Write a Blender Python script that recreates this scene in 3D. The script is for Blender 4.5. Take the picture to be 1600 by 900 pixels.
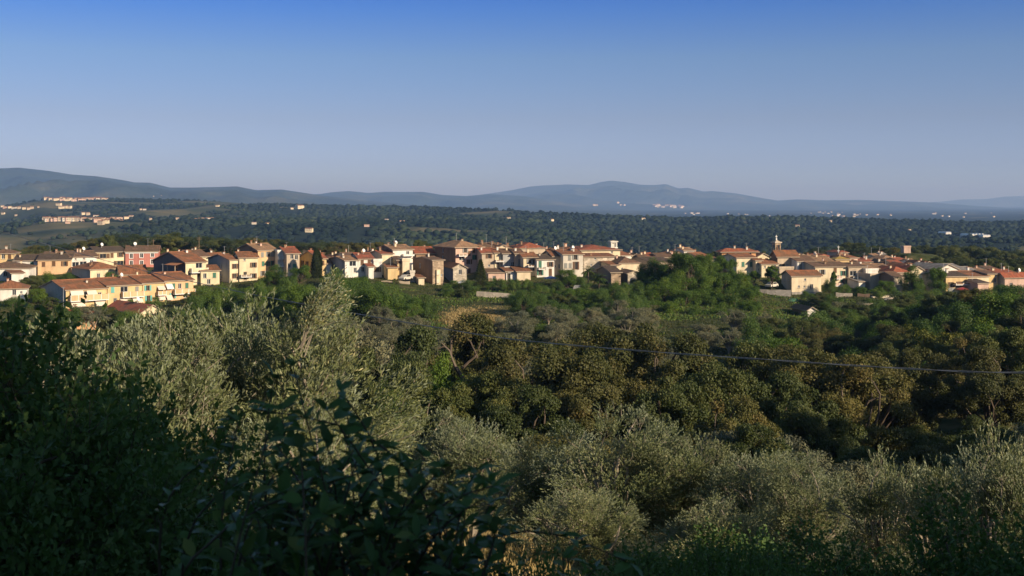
import bpy, bmesh, math, random
import numpy as np
from mathutils import Vector, Matrix
R = math.radians
random.seed(7)
for o in list(bpy.data.objects): bpy.data.objects.remove(o)
scene = bpy.context.scene
col = scene.collection

# ---------------------------------------------------------------- camera, sky, sun, exposure
F = 1800.0            # focal length in photo pixels (photo 1600 wide)
HY = 318.0            # horizon row
cam = bpy.data.cameras.new('camera'); camo = bpy.data.objects.new('camera', cam); col.objects.link(camo)
camo.location = (0, 0, 0); camo.rotation_euler = (R(90), 0, 0)
cam.sensor_width = 36; cam.lens = F / 1600 * 36; cam.shift_y = -(450 - HY) / 1600
cam.clip_start = 0.1; cam.clip_end = 90000
cam.dof.use_dof = True; cam.dof.focus_distance = 200; cam.dof.aperture_fstop = 7.0
scene.camera = camo

SUN_EL, SUN_AZ = 20.0, 52.0      # azimuth: degrees to the right of straight behind the camera
sx, sy, sz = (math.sin(R(SUN_AZ)) * math.cos(R(SUN_EL)), -math.cos(R(SUN_AZ)) * math.cos(R(SUN_EL)), math.sin(R(SUN_EL)))
w = bpy.data.worlds.new('World'); scene.world = w; w.use_nodes = True
nt = w.node_tree; nt.nodes.clear()
wo = nt.nodes.new('ShaderNodeOutputWorld'); bg = nt.nodes.new('ShaderNodeBackground')
sk = nt.nodes.new('ShaderNodeTexSky'); sk.sky_type = 'NISHITA'; sk.sun_disc = False
sk.sun_elevation = R(SUN_EL); sk.sun_rotation = R(180 - SUN_AZ)
sk.altitude = 200; sk.air_density = 1.0; sk.dust_density = 0.6; sk.ozone_density = 2.0
bg.inputs['Strength'].default_value = 0.12
tc = nt.nodes.new('ShaderNodeTexCoord'); sp = nt.nodes.new('ShaderNodeSeparateXYZ')
rp = nt.nodes.new('ShaderNodeValToRGB'); mx = nt.nodes.new('ShaderNodeMix'); mx.data_type = 'RGBA'; mx.blend_type = 'MULTIPLY'
mx.inputs[0].default_value = 1
nt.links.new(tc.outputs['Generated'], sp.inputs[0]); nt.links.new(sp.outputs['Z'], rp.inputs[0])
SKY_RAMP = [(0.0, (.52, .68, 1.2, 1)), (0.45, (.62, .66, .58, 1)), (.016, (.50, .66, 1.16, 1)), (.033, (.43, .52, .99, 1)), (.072, (.40, .42, .67, 1)), (.125, (.325, .405, .645, 1)), (.165, (.16, .32, .72, 1)), (.18, (.11, .275, .72, 1))]
rp.color_ramp.elements[0].position = SKY_RAMP[0][0]; rp.color_ramp.elements[0].color = SKY_RAMP[0][1]
rp.color_ramp.elements[1].position = SKY_RAMP[1][0]; rp.color_ramp.elements[1].color = SKY_RAMP[1][1]
for p_, c_ in SKY_RAMP[2:]:
    e = rp.color_ramp.elements.new(p_); e.color = c_
nt.links.new(sk.outputs[0], mx.inputs[6]); nt.links.new(rp.outputs[0], mx.inputs[7])
nt.links.new(mx.outputs[2], bg.inputs['Color']); nt.links.new(bg.outputs[0], wo.inputs['Surface'])

sl = bpy.data.lights.new('sun', 'SUN'); sl.energy = 5.0; sl.angle = R(0.5); sl.color = (1.0, 0.84, 0.62)
so = bpy.data.objects.new('sun', sl); col.objects.link(so)
so.rotation_euler = Vector((sx, sy, sz)).to_track_quat('Z', 'Y').to_euler()
scene.view_settings.view_transform = 'Standard'; scene.view_settings.look = 'None'
scene.view_settings.exposure = 0.46; scene.view_settings.gamma = 1.0
scene.render.engine = 'CYCLES'
cy = scene.cycles
cy.max_bounces = 5; cy.diffuse_bounces = 2; cy.glossy_bounces = 1; cy.transmission_bounces = 2; cy.volume_bounces = 0
cy.transparent_max_bounces = 4; cy.use_denoising = True; cy.caustics_reflective = False; cy.caustics_refractive = False

# ---------------------------------------------------------------- numpy noise, pixel rays
def vnoise(X, Y, s, seed=0):
    x = np.asarray(X, float) / s + seed * 17.3; y = np.asarray(Y, float) / s - seed * 9.1
    xi = np.floor(x); yi = np.floor(y); fx = x - xi; fy = y - yi
    fx = fx * fx * (3 - 2 * fx); fy = fy * fy * (3 - 2 * fy)
    def h(a, b):
        v = np.sin(a * 127.1 + b * 311.7 + seed * 74.7) * 43758.5453
        return v - np.floor(v)
    return ((h(xi, yi) * (1 - fx) + h(xi + 1, yi) * fx) * (1 - fy) + (h(xi, yi + 1) * (1 - fx) + h(xi + 1, yi + 1) * fx) * fy) * 2 - 1
def fbm(X, Y, s, n=4, seed=0):
    t = 0; a = 1; tot = 0
    for i in range(n):
        t = t + a * vnoise(X, Y, s / 2 ** i, seed + i); tot += a; a *= .5
    return t / tot
def ray(px, py, Y): return ((px - 800) / F * Y, Y, -(py - HY) / F * Y)
def pxr(px): return (px - 800) / F

# ---------------------------------------------------------------- terrain heights
NP_Y = [-400, -60, -12, 0, 5, 10, 22, 45, 65, 90, 120, 155, 200, 250, 285, 330, 420, 520, 700, 900, 1250]
NP_Z = [40, 9, .6, -1.75, -3.0, -4.3, -7.0, -12.8, -18, -23, -26.5, -27.2, -25.6, -23.6, -21.6, -20, -22.5, -27, -50, -60, -54]
CR_X = np.array([-400, 0, 40, 70, 200, 330, 400, 500, 600, 700, 800, 900, 1000, 1070, 1130, 1250, 1350, 1450, 1600, 2000])
CR_Y = np.array([325, 324, 316, 312, 312, 314, 319, 322, 324, 325, 330, 337, 341, 343, 341, 342, 345, 348, 350, 352])
CR_D = np.array([3600, 3600, 3500, 3400, 3400, 3300, 3100, 3000, 2900, 2800, 2600, 2500, 2400, 2300, 2300, 2300, 2300, 2300, 2300, 2300])
anchors = []          # (x, y, z) of building bases that the ground has to meet
def base_h(X, Y, anch=True):
    X = np.asarray(X, float); Y = np.asarray(Y, float)
    Yp = np.maximum(Y, 1.0); px = np.clip(X / Yp, -.8, .8) * F + 800
    z = np.interp(Y, NP_Y, NP_Z)
    # a spur rising towards the east side of the valley, and the hollow in front of it
    q = np.exp(-((px - 1560) / 170) ** 2) * np.exp(-((Y - 185) / 60) ** 2); z = z + 5.5 * q
    q = np.exp(-((px - 1430) / 130) ** 2) * np.exp(-((Y - 262) / 26) ** 2); z = z - 1.2 * q
    q = np.exp(-((px - 1400) / 220) ** 2) * np.exp(-((Y - 80) / 25) ** 2); z = z - 2.0 * q
    q = np.clip((px - 1100) / 500, 0, 1) * np.clip((Y - 360) / 120, 0, 1) * np.clip((800 - Y) / 250, 0, 1); z = z - 4.0 * q
    near = np.clip(1 - np.abs(Y - 150) / 400, 0, 1)
    z = z + fbm(X, Y, 45, 3, 3) * .9 * near * np.clip(Y / 30, 0, 1)
    # the wide hill band behind the village
    D = np.interp(px, CR_X, CR_D); zc = -(np.interp(px, CR_X, CR_Y) - HY) / F * D
    t = np.clip((Y - 1250) / (D - 1250), 0, 1)
    hill = -54 + (zc + 54) * (t ** 1.25)
    env = np.clip((Y - 1000) / 400, 0, 1) * np.clip((D - Y) / 500, 0, 1)
    hill = hill + env * (fbm(X, Y, 420, 4, 9) * 24)
    after = np.clip((Y - D) / 900, 0, 1); after = after * after * (3 - 2 * after)
    hill = hill * (1 - after) + (-68) * after
    hill = hill + after * 3 * fbm(X, Y, 900, 2, 5)
    z = np.where(Y > 1250, hill, z + np.clip((Y - 900) / 350, 0, 1) * fbm(X, Y, 420, 4, 9) * 24 * np.clip((Y - 1000) / 400, 0, 1))
    if anch and anchors:
        num = np.zeros_like(z); den = np.full_like(z, .08)
        m = (Y > 180) & (Y < 520)
        if np.any(m):
            A = np.array(anchors); h0 = base_h(A[:, 0], A[:, 1], False)
            xs = X[m] if X.shape else X; ys = Y[m] if Y.shape else Y
            n_ = np.zeros(xs.shape); d_ = np.full(xs.shape, .08)
            for (ax, ay, az), hh in zip(A, h0):
                ww = np.exp(-((xs - ax) ** 2 + (ys - ay) ** 2) / (2 * 5.0 ** 2))
                n_ += ww * (az - hh); d_ += ww
            if X.shape: z[m] += n_ / d_
            else: z = z + n_ / d_
    return z
def H1(x, y): return float(base_h(np.array([x]), np.array([y]))[0])

def mtn(px, Y, ridge, D, W, base, seed, rough):
    """height of one mountain chain: crest line from the ridge table at distance D"""
    X = (px - 800) / F * Y
    rx = np.array([p[0] for p in ridge]); ry = np.array([p[1] for p in ridge])
    zc = -(np.interp(px, rx, ry) - HY) / F * D - base
    u = (Y - D) / W
    s = np.where(u < 0, np.clip(1 + u, 0, 1) ** 1.15, np.clip(1 - u, 0, 1))
    n = fbm(X, Y, rough, 5, seed)
    rid = 1 - np.abs(fbm(X + 900, Y, rough * 1.3, 4, seed + 20)) * 1.6
    sl = s * (1 - s) * 4
    return np.minimum(base + zc * s + sl * (n * .5 + (rid - .66) * .9) * np.maximum(zc, 30), base + zc * (.55 + .45 * s))
M1 = [(-600, 268), (-200, 262), (0, 262), (30, 261), (80, 267), (110, 272), (150, 274), (190, 280), (210, 284), (235, 285), (265, 293), (300, 293), (345, 292), (370, 291), (400, 297), (440, 296), (480, 302), (500, 305), (560, 312), (640, 319), (720, 326), (1000, 330)]
M2 = [(380, 315), (440, 306), (500, 303), (520, 300), (545, 298.5), (575, 301), (600, 299), (660, 299), (690, 304), (730, 306), (765, 303), (820, 306), (900, 318), (1000, 328)]
M3 = [(600, 318), (680, 309), (740, 305), (765, 302), (800, 297), (830, 291), (855, 289), (885, 288), (920, 289), (940, 284), (955, 282), (975, 284), (1000, 288), (1025, 288.5), (1040, 287), (1060, 294), (1075, 293), (1100, 299), (1112, 298), (1150, 302), (1190, 309), (1215, 313), (1245, 311), (1290, 312.5), (1340, 312), (1400, 314), (1460, 316), (1520, 321), (1600, 326), (1800, 330)]
M4 = [(1300, 322), (1400, 318), (1470, 315), (1500, 311.5), (1540, 311), (1570, 307), (1600, 306), (1700, 302), (2000, 312)]
CHAINS = [('mountain_ridge', M1, 9000, 3600, -70, 31, 900, -500, 1000), ('mountain_ridge', M2, 12500, 3000, -75, 47, 1000, 380, 1000),
          ('mountain_ridge', M3, 18000, 6000, -80, 59, 1700, 600, 1750), ('mountain_ridge', M4, 27000, 5000, -90, 71, 2000, 1300, 2000)]
def world_h(px, Y):
    X = (px - 800) / F * Y
    z = base_h(X, Y)
    for _, rd, D, W_, b, sd, ro, a0, a1 in CHAINS:
        m = (Y > D - W_) & (Y < D + W_) & (px > a0) & (px < a1)
        z = np.where(m, np.maximum(z, mtn(px, Y, rd, D, W_, b, sd, ro)), z)
    return z
def hit(px, py, y0=1000, y1=30000):
    Y = y0 * (y1 / y0) ** np.linspace(0, 1, 700)
    P = np.full_like(Y, px); z = world_h(P, Y); zr = -(py - HY) / F * Y
    k = np.nonzero(zr <= z)[0]
    k = k[0] if len(k) else 400
    return Y[k]

# ---------------------------------------------------------------- materials
MATS = {}
def newmat(name):
    m = bpy.data.materials.new(name); m.use_nodes = True; n = m.node_tree; n.nodes.clear()
    out = n.nodes.new('ShaderNodeOutputMaterial'); b = n.nodes.new('ShaderNodeBsdfPrincipled')
    n.links.new(b.outputs[0], out.inputs['Surface'])
    b.inputs['Specular IOR Level'].default_value = .2; b.inputs['Roughness'].default_value = .85
    return m, n, b, out
def N(n, t, **kw):
    x = n.nodes.new(t)
    for k, v in kw.items(): setattr(x, k, v)
    return x
def ramp(n, fac, stops):
    r = N(n, 'ShaderNodeValToRGB'); n.links.new(fac, r.inputs[0]); e = r.color_ramp.elements
    e[0].position, e[0].color = stops[0][0], (*stops[0][1], 1); e[1].position, e[1].color = stops[-1][0], (*stops[-1][1], 1)
    for p, c in stops[1:-1]:
        q = e.new(p); q.color = (*c, 1)
    return r.outputs[0]
def mixc(n, fac, a, b, mode='MIX'):
    m = N(n, 'ShaderNodeMix', data_type='RGBA', blend_type=mode)
    for s, v in ((0, fac), (6, a), (7, b)):
        if isinstance(v, bpy.types.NodeSocket): n.links.new(v, m.inputs[s])
        else: m.inputs[s].default_value = v if s == 0 else (*v, 1)
    return m.outputs[2]
def noise(n, scale, detail=4, coord=None, sc=None, rough=.55):
    t = N(n, 'ShaderNodeTexCoord'); x = N(n, 'ShaderNodeTexNoise'); x.inputs['Scale'].default_value = scale
    x.inputs['Detail'].default_value = detail; x.inputs['Roughness'].default_value = rough
    src = t.outputs[coord or 'Object']
    if sc:
        mp = N(n, 'ShaderNodeMapping'); mp.inputs['Scale'].default_value = sc; n.links.new(src, mp.inputs[0]); src = mp.outputs[0]
    n.links.new(src, x.inputs['Vector']); return x.outputs['Fac']
def mul(c, k): return tuple(min(1, v * k) for v in c)
def wall_mat(key, c, stain=.75, stone=False):
    m, n, b, _ = newmat('wall_' + key)
    if stone:
        t = N(n, 'ShaderNodeTexCoord'); v = N(n, 'ShaderNodeTexVoronoi'); v.inputs['Scale'].default_value = 1.6
        mp = N(n, 'ShaderNodeMapping'); mp.inputs['Scale'].default_value = (1, 1, 1.7)
        n.links.new(t.outputs['Object'], mp.inputs[0]); n.links.new(mp.outputs[0], v.inputs['Vector'])
        s = N(n, 'ShaderNodeSeparateColor'); n.links.new(v.outputs['Color'], s.inputs[0])
        c1 = ramp(n, s.outputs[0], [(0, mul(c, .55)), (.5, c), (1, mul(c, 1.4))])
    else:
        c1 = mixc(n, noise(n, 2.5, 6), mul(c, .9), mul(c, 1.06))
    # stains running down and faded plaster patches
    f = ramp(n, noise(n, .55, 5, sc=(1.6, 1.6, .35)), [(.40, (0, 0, 0)), (.68, (1, 1, 1))])
    c2 = mixc(n, f, c1, mul(c, stain))
    f2 = ramp(n, noise(n, .22, 3), [(.5, (0, 0, 0)), (.62, (1, 1, 1))])
    c3 = mixc(n, f2, c2, mixc(n, .5, c2, mul(c, 1.12)))
    n.links.new(c3, b.inputs['Base Color']); b.inputs['Roughness'].default_value = .9
    MATS[key] = m
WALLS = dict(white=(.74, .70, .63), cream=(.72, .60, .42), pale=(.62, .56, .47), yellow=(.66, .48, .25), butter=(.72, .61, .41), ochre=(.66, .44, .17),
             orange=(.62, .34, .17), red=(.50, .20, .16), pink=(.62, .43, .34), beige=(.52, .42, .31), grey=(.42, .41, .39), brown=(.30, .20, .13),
             apricot=(.68, .45, .26), blue=(.16, .24, .42), darkgrey=(.16, .15, .14))  # darkgrey: mainly flanks, with their shade mixed into the tone
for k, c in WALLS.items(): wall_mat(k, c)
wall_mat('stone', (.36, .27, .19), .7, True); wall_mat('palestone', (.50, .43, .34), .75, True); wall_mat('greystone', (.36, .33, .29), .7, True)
def tile_mat(key, c):
    m, n, b, _ = newmat('roof_' + key)
    t = N(n, 'ShaderNodeUVMap'); mp = N(n, 'ShaderNodeMapping'); mp.inputs['Scale'].default_value = (4.0, .5, 1)
    n.links.new(t.outputs[0], mp.inputs[0]); x = N(n, 'ShaderNodeTexNoise'); x.inputs['Scale'].default_value = 1.0; x.inputs['Detail'].default_value = 5
    n.links.new(mp.outputs[0], x.inputs['Vector'])
    c1 = ramp(n, x.outputs['Fac'], [(.3, mul(c, .62)), (.5, c), (.72, mul(c, 1.45))])
    f = ramp(n, noise(n, .5, 5), [(.42, (0, 0, 0)), (.62, (1, 1, 1))])
    c2 = mixc(n, f, c1, mixc(n, .6, c1, (.12, .095, .06)))     # lichen and soot
    n.links.new(c2, b.inputs['Base Color'])
    wv = N(n, 'ShaderNodeTexWave'); wv.inputs['Scale'].default_value = 1.6; wv.bands_direction = 'X'
    n.links.new(t.outputs[0], wv.inputs['Vector'])
    bp = N(n, 'ShaderNodeBump'); bp.inputs['Strength'].default_value = .5; bp.inputs['Distance'].default_value = .08
    n.links.new(wv.outputs['Fac'], bp.inputs['Height']); n.links.new(bp.outputs[0], b.inputs['Normal'])
    MATS['t_' + key] = m
for k, c in dict(terra=(.30, .125, .062), red=(.36, .11, .06), brown=(.19, .11, .07), dark=(.10, .07, .055), tan=(.36, .21, .12), grey=(.30, .27, .24), yellow=(.42, .28, .08)).items(): tile_mat(k, c)
def flat_mat(key, c, rough=.7, metal=0, spec=.3, var=.12):
    m, n, b, _ = newmat(key)
    n.links.new(mixc(n, noise(n, 3.0, 4), mul(c, 1 - var), mul(c, 1 + var)), b.inputs['Base Color'])
    b.inputs['Roughness'].default_value = rough; b.inputs['Metallic'].default_value = metal; b.inputs['Specular IOR Level'].default_value = spec
    MATS[key] = m
flat_mat('glass', (.02, .024, .03), .15, 0, .6); flat_mat('frame', (.34, .27, .2)); flat_mat('white_paint', (.74, .73, .70)); flat_mat('shutter_green', (.06, .17, .12))
flat_mat('shutter_brown', (.14, .075, .04)); flat_mat('shutter_teal', (.14, .42, .38)); flat_mat('shutter_grey', (.25, .25, .23)); flat_mat('awning', (.70, .60, .50)); flat_mat('awning_orange', (.50, .22, .10))
flat_mat('cable', (.26, .255, .25), .6, .2, .5); flat_mat('metal', (.35, .35, .36), .5, .5, .5); flat_mat('wood', (.22, .15, .09)); flat_mat('net', (.06, .15, .09), .95); flat_mat('car_white', (.75, .75, .76), .3, 0, .5)
flat_mat('car_red', (.40, .05, .04), .3, 0, .5); flat_mat('rubber', (.02, .02, .02)); flat_mat('bark', (.12, .09, .065), var=.4); flat_mat('pale_bark', (.30, .25, .19), var=.35); flat_mat('twig', (.07, .055, .035), var=.3)

def far_mat():
    m, n, b, out = newmat('leaf_far'); a = N(n, 'ShaderNodeAttribute', attribute_name='rnd')
    c = ramp(n, a.outputs['Fac'], [(0, (.010, .020, .012)), (1, (.026, .036, .020))])
    k = ramp(n, noise(n, .0045, 5), [(.34, (.55, .62, .60)), (.5, (1, 1, 1)), (.66, (1.9, 1.75, 1.35))])
    n.links.new(mixc(n, 1.0, c, k, 'MULTIPLY'), b.inputs['Base Color']); b.inputs['Specular IOR Level'].default_value = .05; MATS['l_far'] = m
def leaf_mat(key, c1, c2, c3=None, back=None, trans=.25, rough=.6, spec=.3, var=.25):
    """c1..c2: leaf-to-leaf range (attribute rnd), c3: the odd bright or dry leaf, back: underside"""
    m, n, b, out = newmat('leaf_' + key)
    a = N(n, 'ShaderNodeAttribute', attribute_name='rnd'); st = [(0, c1), (.75, c2)]
    st.append((1, c3 or c2))
    c = ramp(n, a.outputs['Fac'], st)
    oi = N(n, 'ShaderNodeObjectInfo')
    k = ramp(n, oi.outputs['Random'], [(0, (1 - var, 1 - var * .8, 1 - var)), (.5, (1, 1, 1)), (1, (1 + var * .9, 1 + var * .6, 1 + var * .2))])
    c = mixc(n, 1.0, c, k, 'MULTIPLY')
    f = noise(n, .9, 2, 'Object'); c = mixc(n, ramp(n, f, [(.35, (0, 0, 0)), (.65, (1, 1, 1))]), c, mixc(n, 1.0, c, (1.18, 1.08, .9), 'MULTIPLY'))
    if back:
        g = N(n, 'ShaderNodeNewGeometry'); c = mixc(n, g.outputs['Backfacing'], c, back)
    n.links.new(c, b.inputs['Base Color']); b.inputs['Roughness'].default_value = rough; b.inputs['Specular IOR Level'].default_value = spec
    tr = N(n, 'ShaderNodeBsdfTranslucent'); n.links.new(mixc(n, 1.0, c, (1.1, 1.2, .65), 'MULTIPLY'), tr.inputs[0])
    ms = N(n, 'ShaderNodeMixShader'); ms.inputs[0].default_value = trans
    n.links.new(b.outputs[0], ms.inputs[1]); n.links.new(tr.outputs[0], ms.inputs[2]); n.links.new(ms.outputs[0], out.inputs['Surface'])
    MATS['l_' + key] = m
leaf_mat('oak', (.056, .072, .022), (.106, .104, .034), (.145, .11, .042), var=.28)
leaf_mat('holm', (.046, .070, .022), (.092, .112, .034), (.13, .125, .045), var=.3)
leaf_mat('acacia', (.05, .10, .015), (.095, .165, .024), (.16, .21, .035), var=.3, trans=.35)
leaf_mat('bush', (.045, .095, .018), (.085, .145, .028), (.15, .165, .045), var=.35)
leaf_mat('olive', (.078, .108, .040), (.168, .190, .088), (.40, .385, .235), back=(.25, .28, .18), var=.2, trans=.12, rough=.5)
leaf_mat('olive_far', (.085, .095, .055), (.14, .148, .09), (.19, .18, .11), back=(.18, .19, .13), var=.25, trans=.12)
leaf_mat('dark', (.045, .095, .028), (.08, .145, .042), (.14, .19, .055), var=.15, spec=.3, trans=.3)
leaf_mat('broad', (.040, .10, .028), (.068, .145, .038), (.13, .17, .045), back=(.09, .14, .065), var=.1, rough=.45, spec=.3, trans=.3)
leaf_mat('pine', (.025, .045, .02), (.045, .065, .028), var=.2)
leaf_mat('cypress', (.018, .032, .014), (.035, .05, .02), var=.1)
leaf_mat('yellow', (.10, .12, .02), (.17, .17, .03), (.24, .2, .04), var=.1)
far_mat()
leaf_mat('grass', (.20, .15, .07), (.36, .28, .13), (.46, .37, .19), var=.05, trans=.2)
leaf_mat('green_grass', (.025, .045, .012), (.05, .068, .020), (.10, .09, .04), var=.05)

# ---------------------------------------------------------------- object helpers
def link(o, parent=None):
    col.objects.link(o)
    if parent: o.parent = parent
    return o
def tag(o, label=None, cat=None, group=None, kind=None):
    if label: o['label'] = label
    if cat: o['category'] = cat
    if group: o['group'] = group
    if kind: o['kind'] = kind
    return o
def empty(name, loc=(0, 0, 0), rz=0):
    o = bpy.data.objects.new(name, None); o.location = loc; o.rotation_euler = (0, 0, rz); return link(o)
def np_mesh(name, co, faces_flat, sizes, mats, rnd=None, smooth=False, midx=None):
    me = bpy.data.meshes.new(name); me.vertices.add(len(co)); me.vertices.foreach_set('co', np.asarray(co, np.float32).ravel())
    me.loops.add(len(faces_flat)); me.loops.foreach_set('vertex_index', np.asarray(faces_flat, np.int32))
    me.polygons.add(len(sizes)); st = np.concatenate([[0], np.cumsum(sizes)[:-1]]).astype(np.int32)
    me.polygons.foreach_set('loop_start', st)
    for m in mats: me.materials.append(MATS[m])
    if midx is not None: me.polygons.foreach_set('material_index', np.asarray(midx, np.int32))
    me.update(calc_edges=True)
    if rnd is not None:
        a = me.attributes.new('rnd', 'FLOAT', 'FACE'); a.data.foreach_set('value', np.asarray(rnd, np.float32))
    if smooth: me.polygons.foreach_set('use_smooth', np.ones(len(sizes), bool))
    return me
class MB:
    """collects boxes, prisms and tubes, then links ONE mesh"""
    def __init__(s): s.v = []; s.f = []; s.m = []; s.uv = {}
    def face(s, pts, mi=0, uv=None):
        i = len(s.v); s.v += [tuple(p) for p in pts]; s.f.append(tuple(range(i, i + len(pts)))); s.m.append(mi)
        if uv: s.uv[len(s.f) - 1] = uv
    def box(s, x0, x1, y0, y1, z0, z1, mi=0):
        i = len(s.v); s.v += [(x0, y0, z0), (x1, y0, z0), (x1, y1, z0), (x0, y1, z0), (x0, y0, z1), (x1, y0, z1), (x1, y1, z1), (x0, y1, z1)]
        for f in ((0, 3, 2, 1), (4, 5, 6, 7), (0, 1, 5, 4), (1, 2, 6, 5), (2, 3, 7, 6), (3, 0, 4, 7)): s.f.append(tuple(i + k for k in f)); s.m.append(mi)
    def tube(s, pts, rads, n=6, mi=0):
        base = len(s.v); P = [Vector(p) for p in pts]
        for k, p in enumerate(P):
            d = (P[min(k + 1, len(P) - 1)] - P[max(k - 1, 0)]); d = d.normalized() if d.length > 1e-9 else Vector((0, 0, 1))
            a = d.cross(Vector((0, 0, 1)) if abs(d.z) < .9 else Vector((1, 0, 0))).normalized(); b = d.cross(a)
            for j in range(n):
                t = 2 * math.pi * j / n; s.v.append(tuple(p + (a * math.cos(t) + b * math.sin(t)) * rads[k]))
        for k in range(len(P) - 1):
            for j in range(n):
                a0 = base + k * n + j; a1 = base + k * n + (j + 1) % n; s.f.append((a0, a1, a1 + n, a0 + n)); s.m.append(mi)
        s.f.append(tuple(base + j for j in range(n))[::-1]); s.m.append(mi)
        s.f.append(tuple(base + (len(P) - 1) * n + j for j in range(n))); s.m.append(mi)
    def mesh(s, name, mats):
        me = bpy.data.meshes.new(name); me.from_pydata(s.v, [], s.f)
        for m in mats: me.materials.append(MATS[m])
        me.polygons.foreach_set('material_index', s.m)
        if s.uv:
            L = me.uv_layers.new(name='UVMap')
            for fi, uv in s.uv.items():
                for li, c in zip(me.polygons[fi].loop_indices, uv): L.data[li].uv = c
        return me
    def build(s, name, mats, parent=None):
        if isinstance(mats, str): mats = [mats]
        return link(bpy.data.objects.new(name, s.mesh(name, mats)), parent)
# ---------------------------------------------------------------- houses: geometry from what each facade spans
H_LIST = []
SHUT = {'g': 'shutter_green', 'b': 'shutter_brown', 't': 'shutter_teal', 'y': 'shutter_grey'}
def house(label, xa, xb, ye, yb, Y, th=24, xs=None, d=10, roof='side', yr=None, wall='cream', tile='terra', w='', sw='', grid=None, ch=1, name='house',
          group=None, cat='house', over=.4, side=None, bal=(), awn=(), lean=None, ant=0, dish=0, base=None, quoin=None):
    if 285 < Y < 365: Y = 296 + (Y - 296) * .62
    r0, r1 = pxr(xa), pxr(xb)
    if xs is not None and th > 0:      # turn the house until its flank, d metres deep, spans what it spans
        best = min(range(10, 45), key=lambda t: abs((r0 * Y - pxr(xs) * Y) / max(1e-3, math.sin(R(t)) + pxr(xs) * math.cos(R(t))) - max(d, 12)) if math.sin(R(t)) + pxr(xs) * math.cos(R(t)) > .02 else 99)
        th = best
    c, s = math.cos(R(th)), math.sin(R(th))
    if th >= 0:
        P0 = (r0 * Y, Y); wd = (r1 * P0[1] - P0[0]) / (c - r1 * s)
        if xs is not None:
            rl = pxr(xs); d = (P0[0] - rl * P0[1]) / (s + rl * c)
    else:
        C1 = (r1 * Y, Y); wd = (C1[0] - r0 * C1[1]) / (c - r0 * s); P0 = (C1[0] - wd * c, C1[1] - wd * s)
        if xs is not None:
            rr = pxr(xs); d = (rr * C1[1] - C1[0]) / (-s - rr * c)
    d = max(2.0, min(abs(d), 26)); zb = -(yb - HY) / F * Y; h = -(ye - HY) / F * Y - zb
    rise = None
    if yr is not None:
        yd = {'side': d / 2, 'hip': d / 2, 'shed': d, 'front': wd / 2}.get(roof, 0)
        yy = P0[1] + yd * c if roof != 'front' else P0[1] + 1.0
        rise = max(.6, -(yr - HY) / F * yy - (zb + h)); rise = min(rise, yd * .62)
    H_LIST.append(dict(label=label, P0=P0, c=c, s=s, th=th, wd=wd, d=d, zb=zb, h=h, roof=roof, rise=rise, wall=wall, tile=tile, w=w, sw=sw, grid=grid, ch=ch,
                       name=name, group=group, cat=cat, over=over, side=side, bal=bal, awn=awn, ant=ant, dish=dish, Y=Y))
    if base is not False: 
        for u in (.1, .5, .9): anchors.append((P0[0] + wd * u * c - 1.0 * s * -1, P0[1] + wd * u * s, zb))
        anchors.append((P0[0] + wd * .5 * c - d * .6 * s, P0[1] + wd * .5 * s + d * .6 * c, zb))
def on_front(q, px, py):
    r = pxr(px); u = (r * q['P0'][1] - q['P0'][0]) / (q['c'] - r * q['s']); y = q['P0'][1] + u * q['s']
    return u, -(py - HY) / F * y - q['zb']
def on_left(q, px, py):
    r = pxr(px); v = (q['P0'][0] - r * q['P0'][1]) / (q['s'] + r * q['c']); y = q['P0'][1] + v * q['c']
    return v, -(py - HY) / F * y - q['zb']
def holes_wall(mb, length, z0, z1, holes, fn, depth=.2, mi=0):
    """a wall with real openings; fn(u, z, inward) -> point"""
    us = sorted({0, length} | {x for hl in holes for x in hl[:2]}); zs = sorted({z0, z1} | {x for hl in holes for x in hl[2:]})
    for a, b in zip(us, us[1:]):
        for e, g in zip(zs, zs[1:]):
            m_, n_ = (a + b) / 2, (e + g) / 2
            if any(k[0] < m_ < k[1] and k[2] < n_ < k[3] for k in holes): continue
            mb.face([fn(a, e, 0), fn(b, e, 0), fn(b, g, 0), fn(a, g, 0)], mi)
    for a, b, e, g in holes:
        for p, q in (((a, e), (b, e)), ((b, e), (b, g)), ((b, g), (a, g)), ((a, g), (a, e))):
            mb.face([fn(*p, 0), fn(*p, depth), fn(*q, depth), fn(*q, 0)], mi)
WIN = {}
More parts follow.
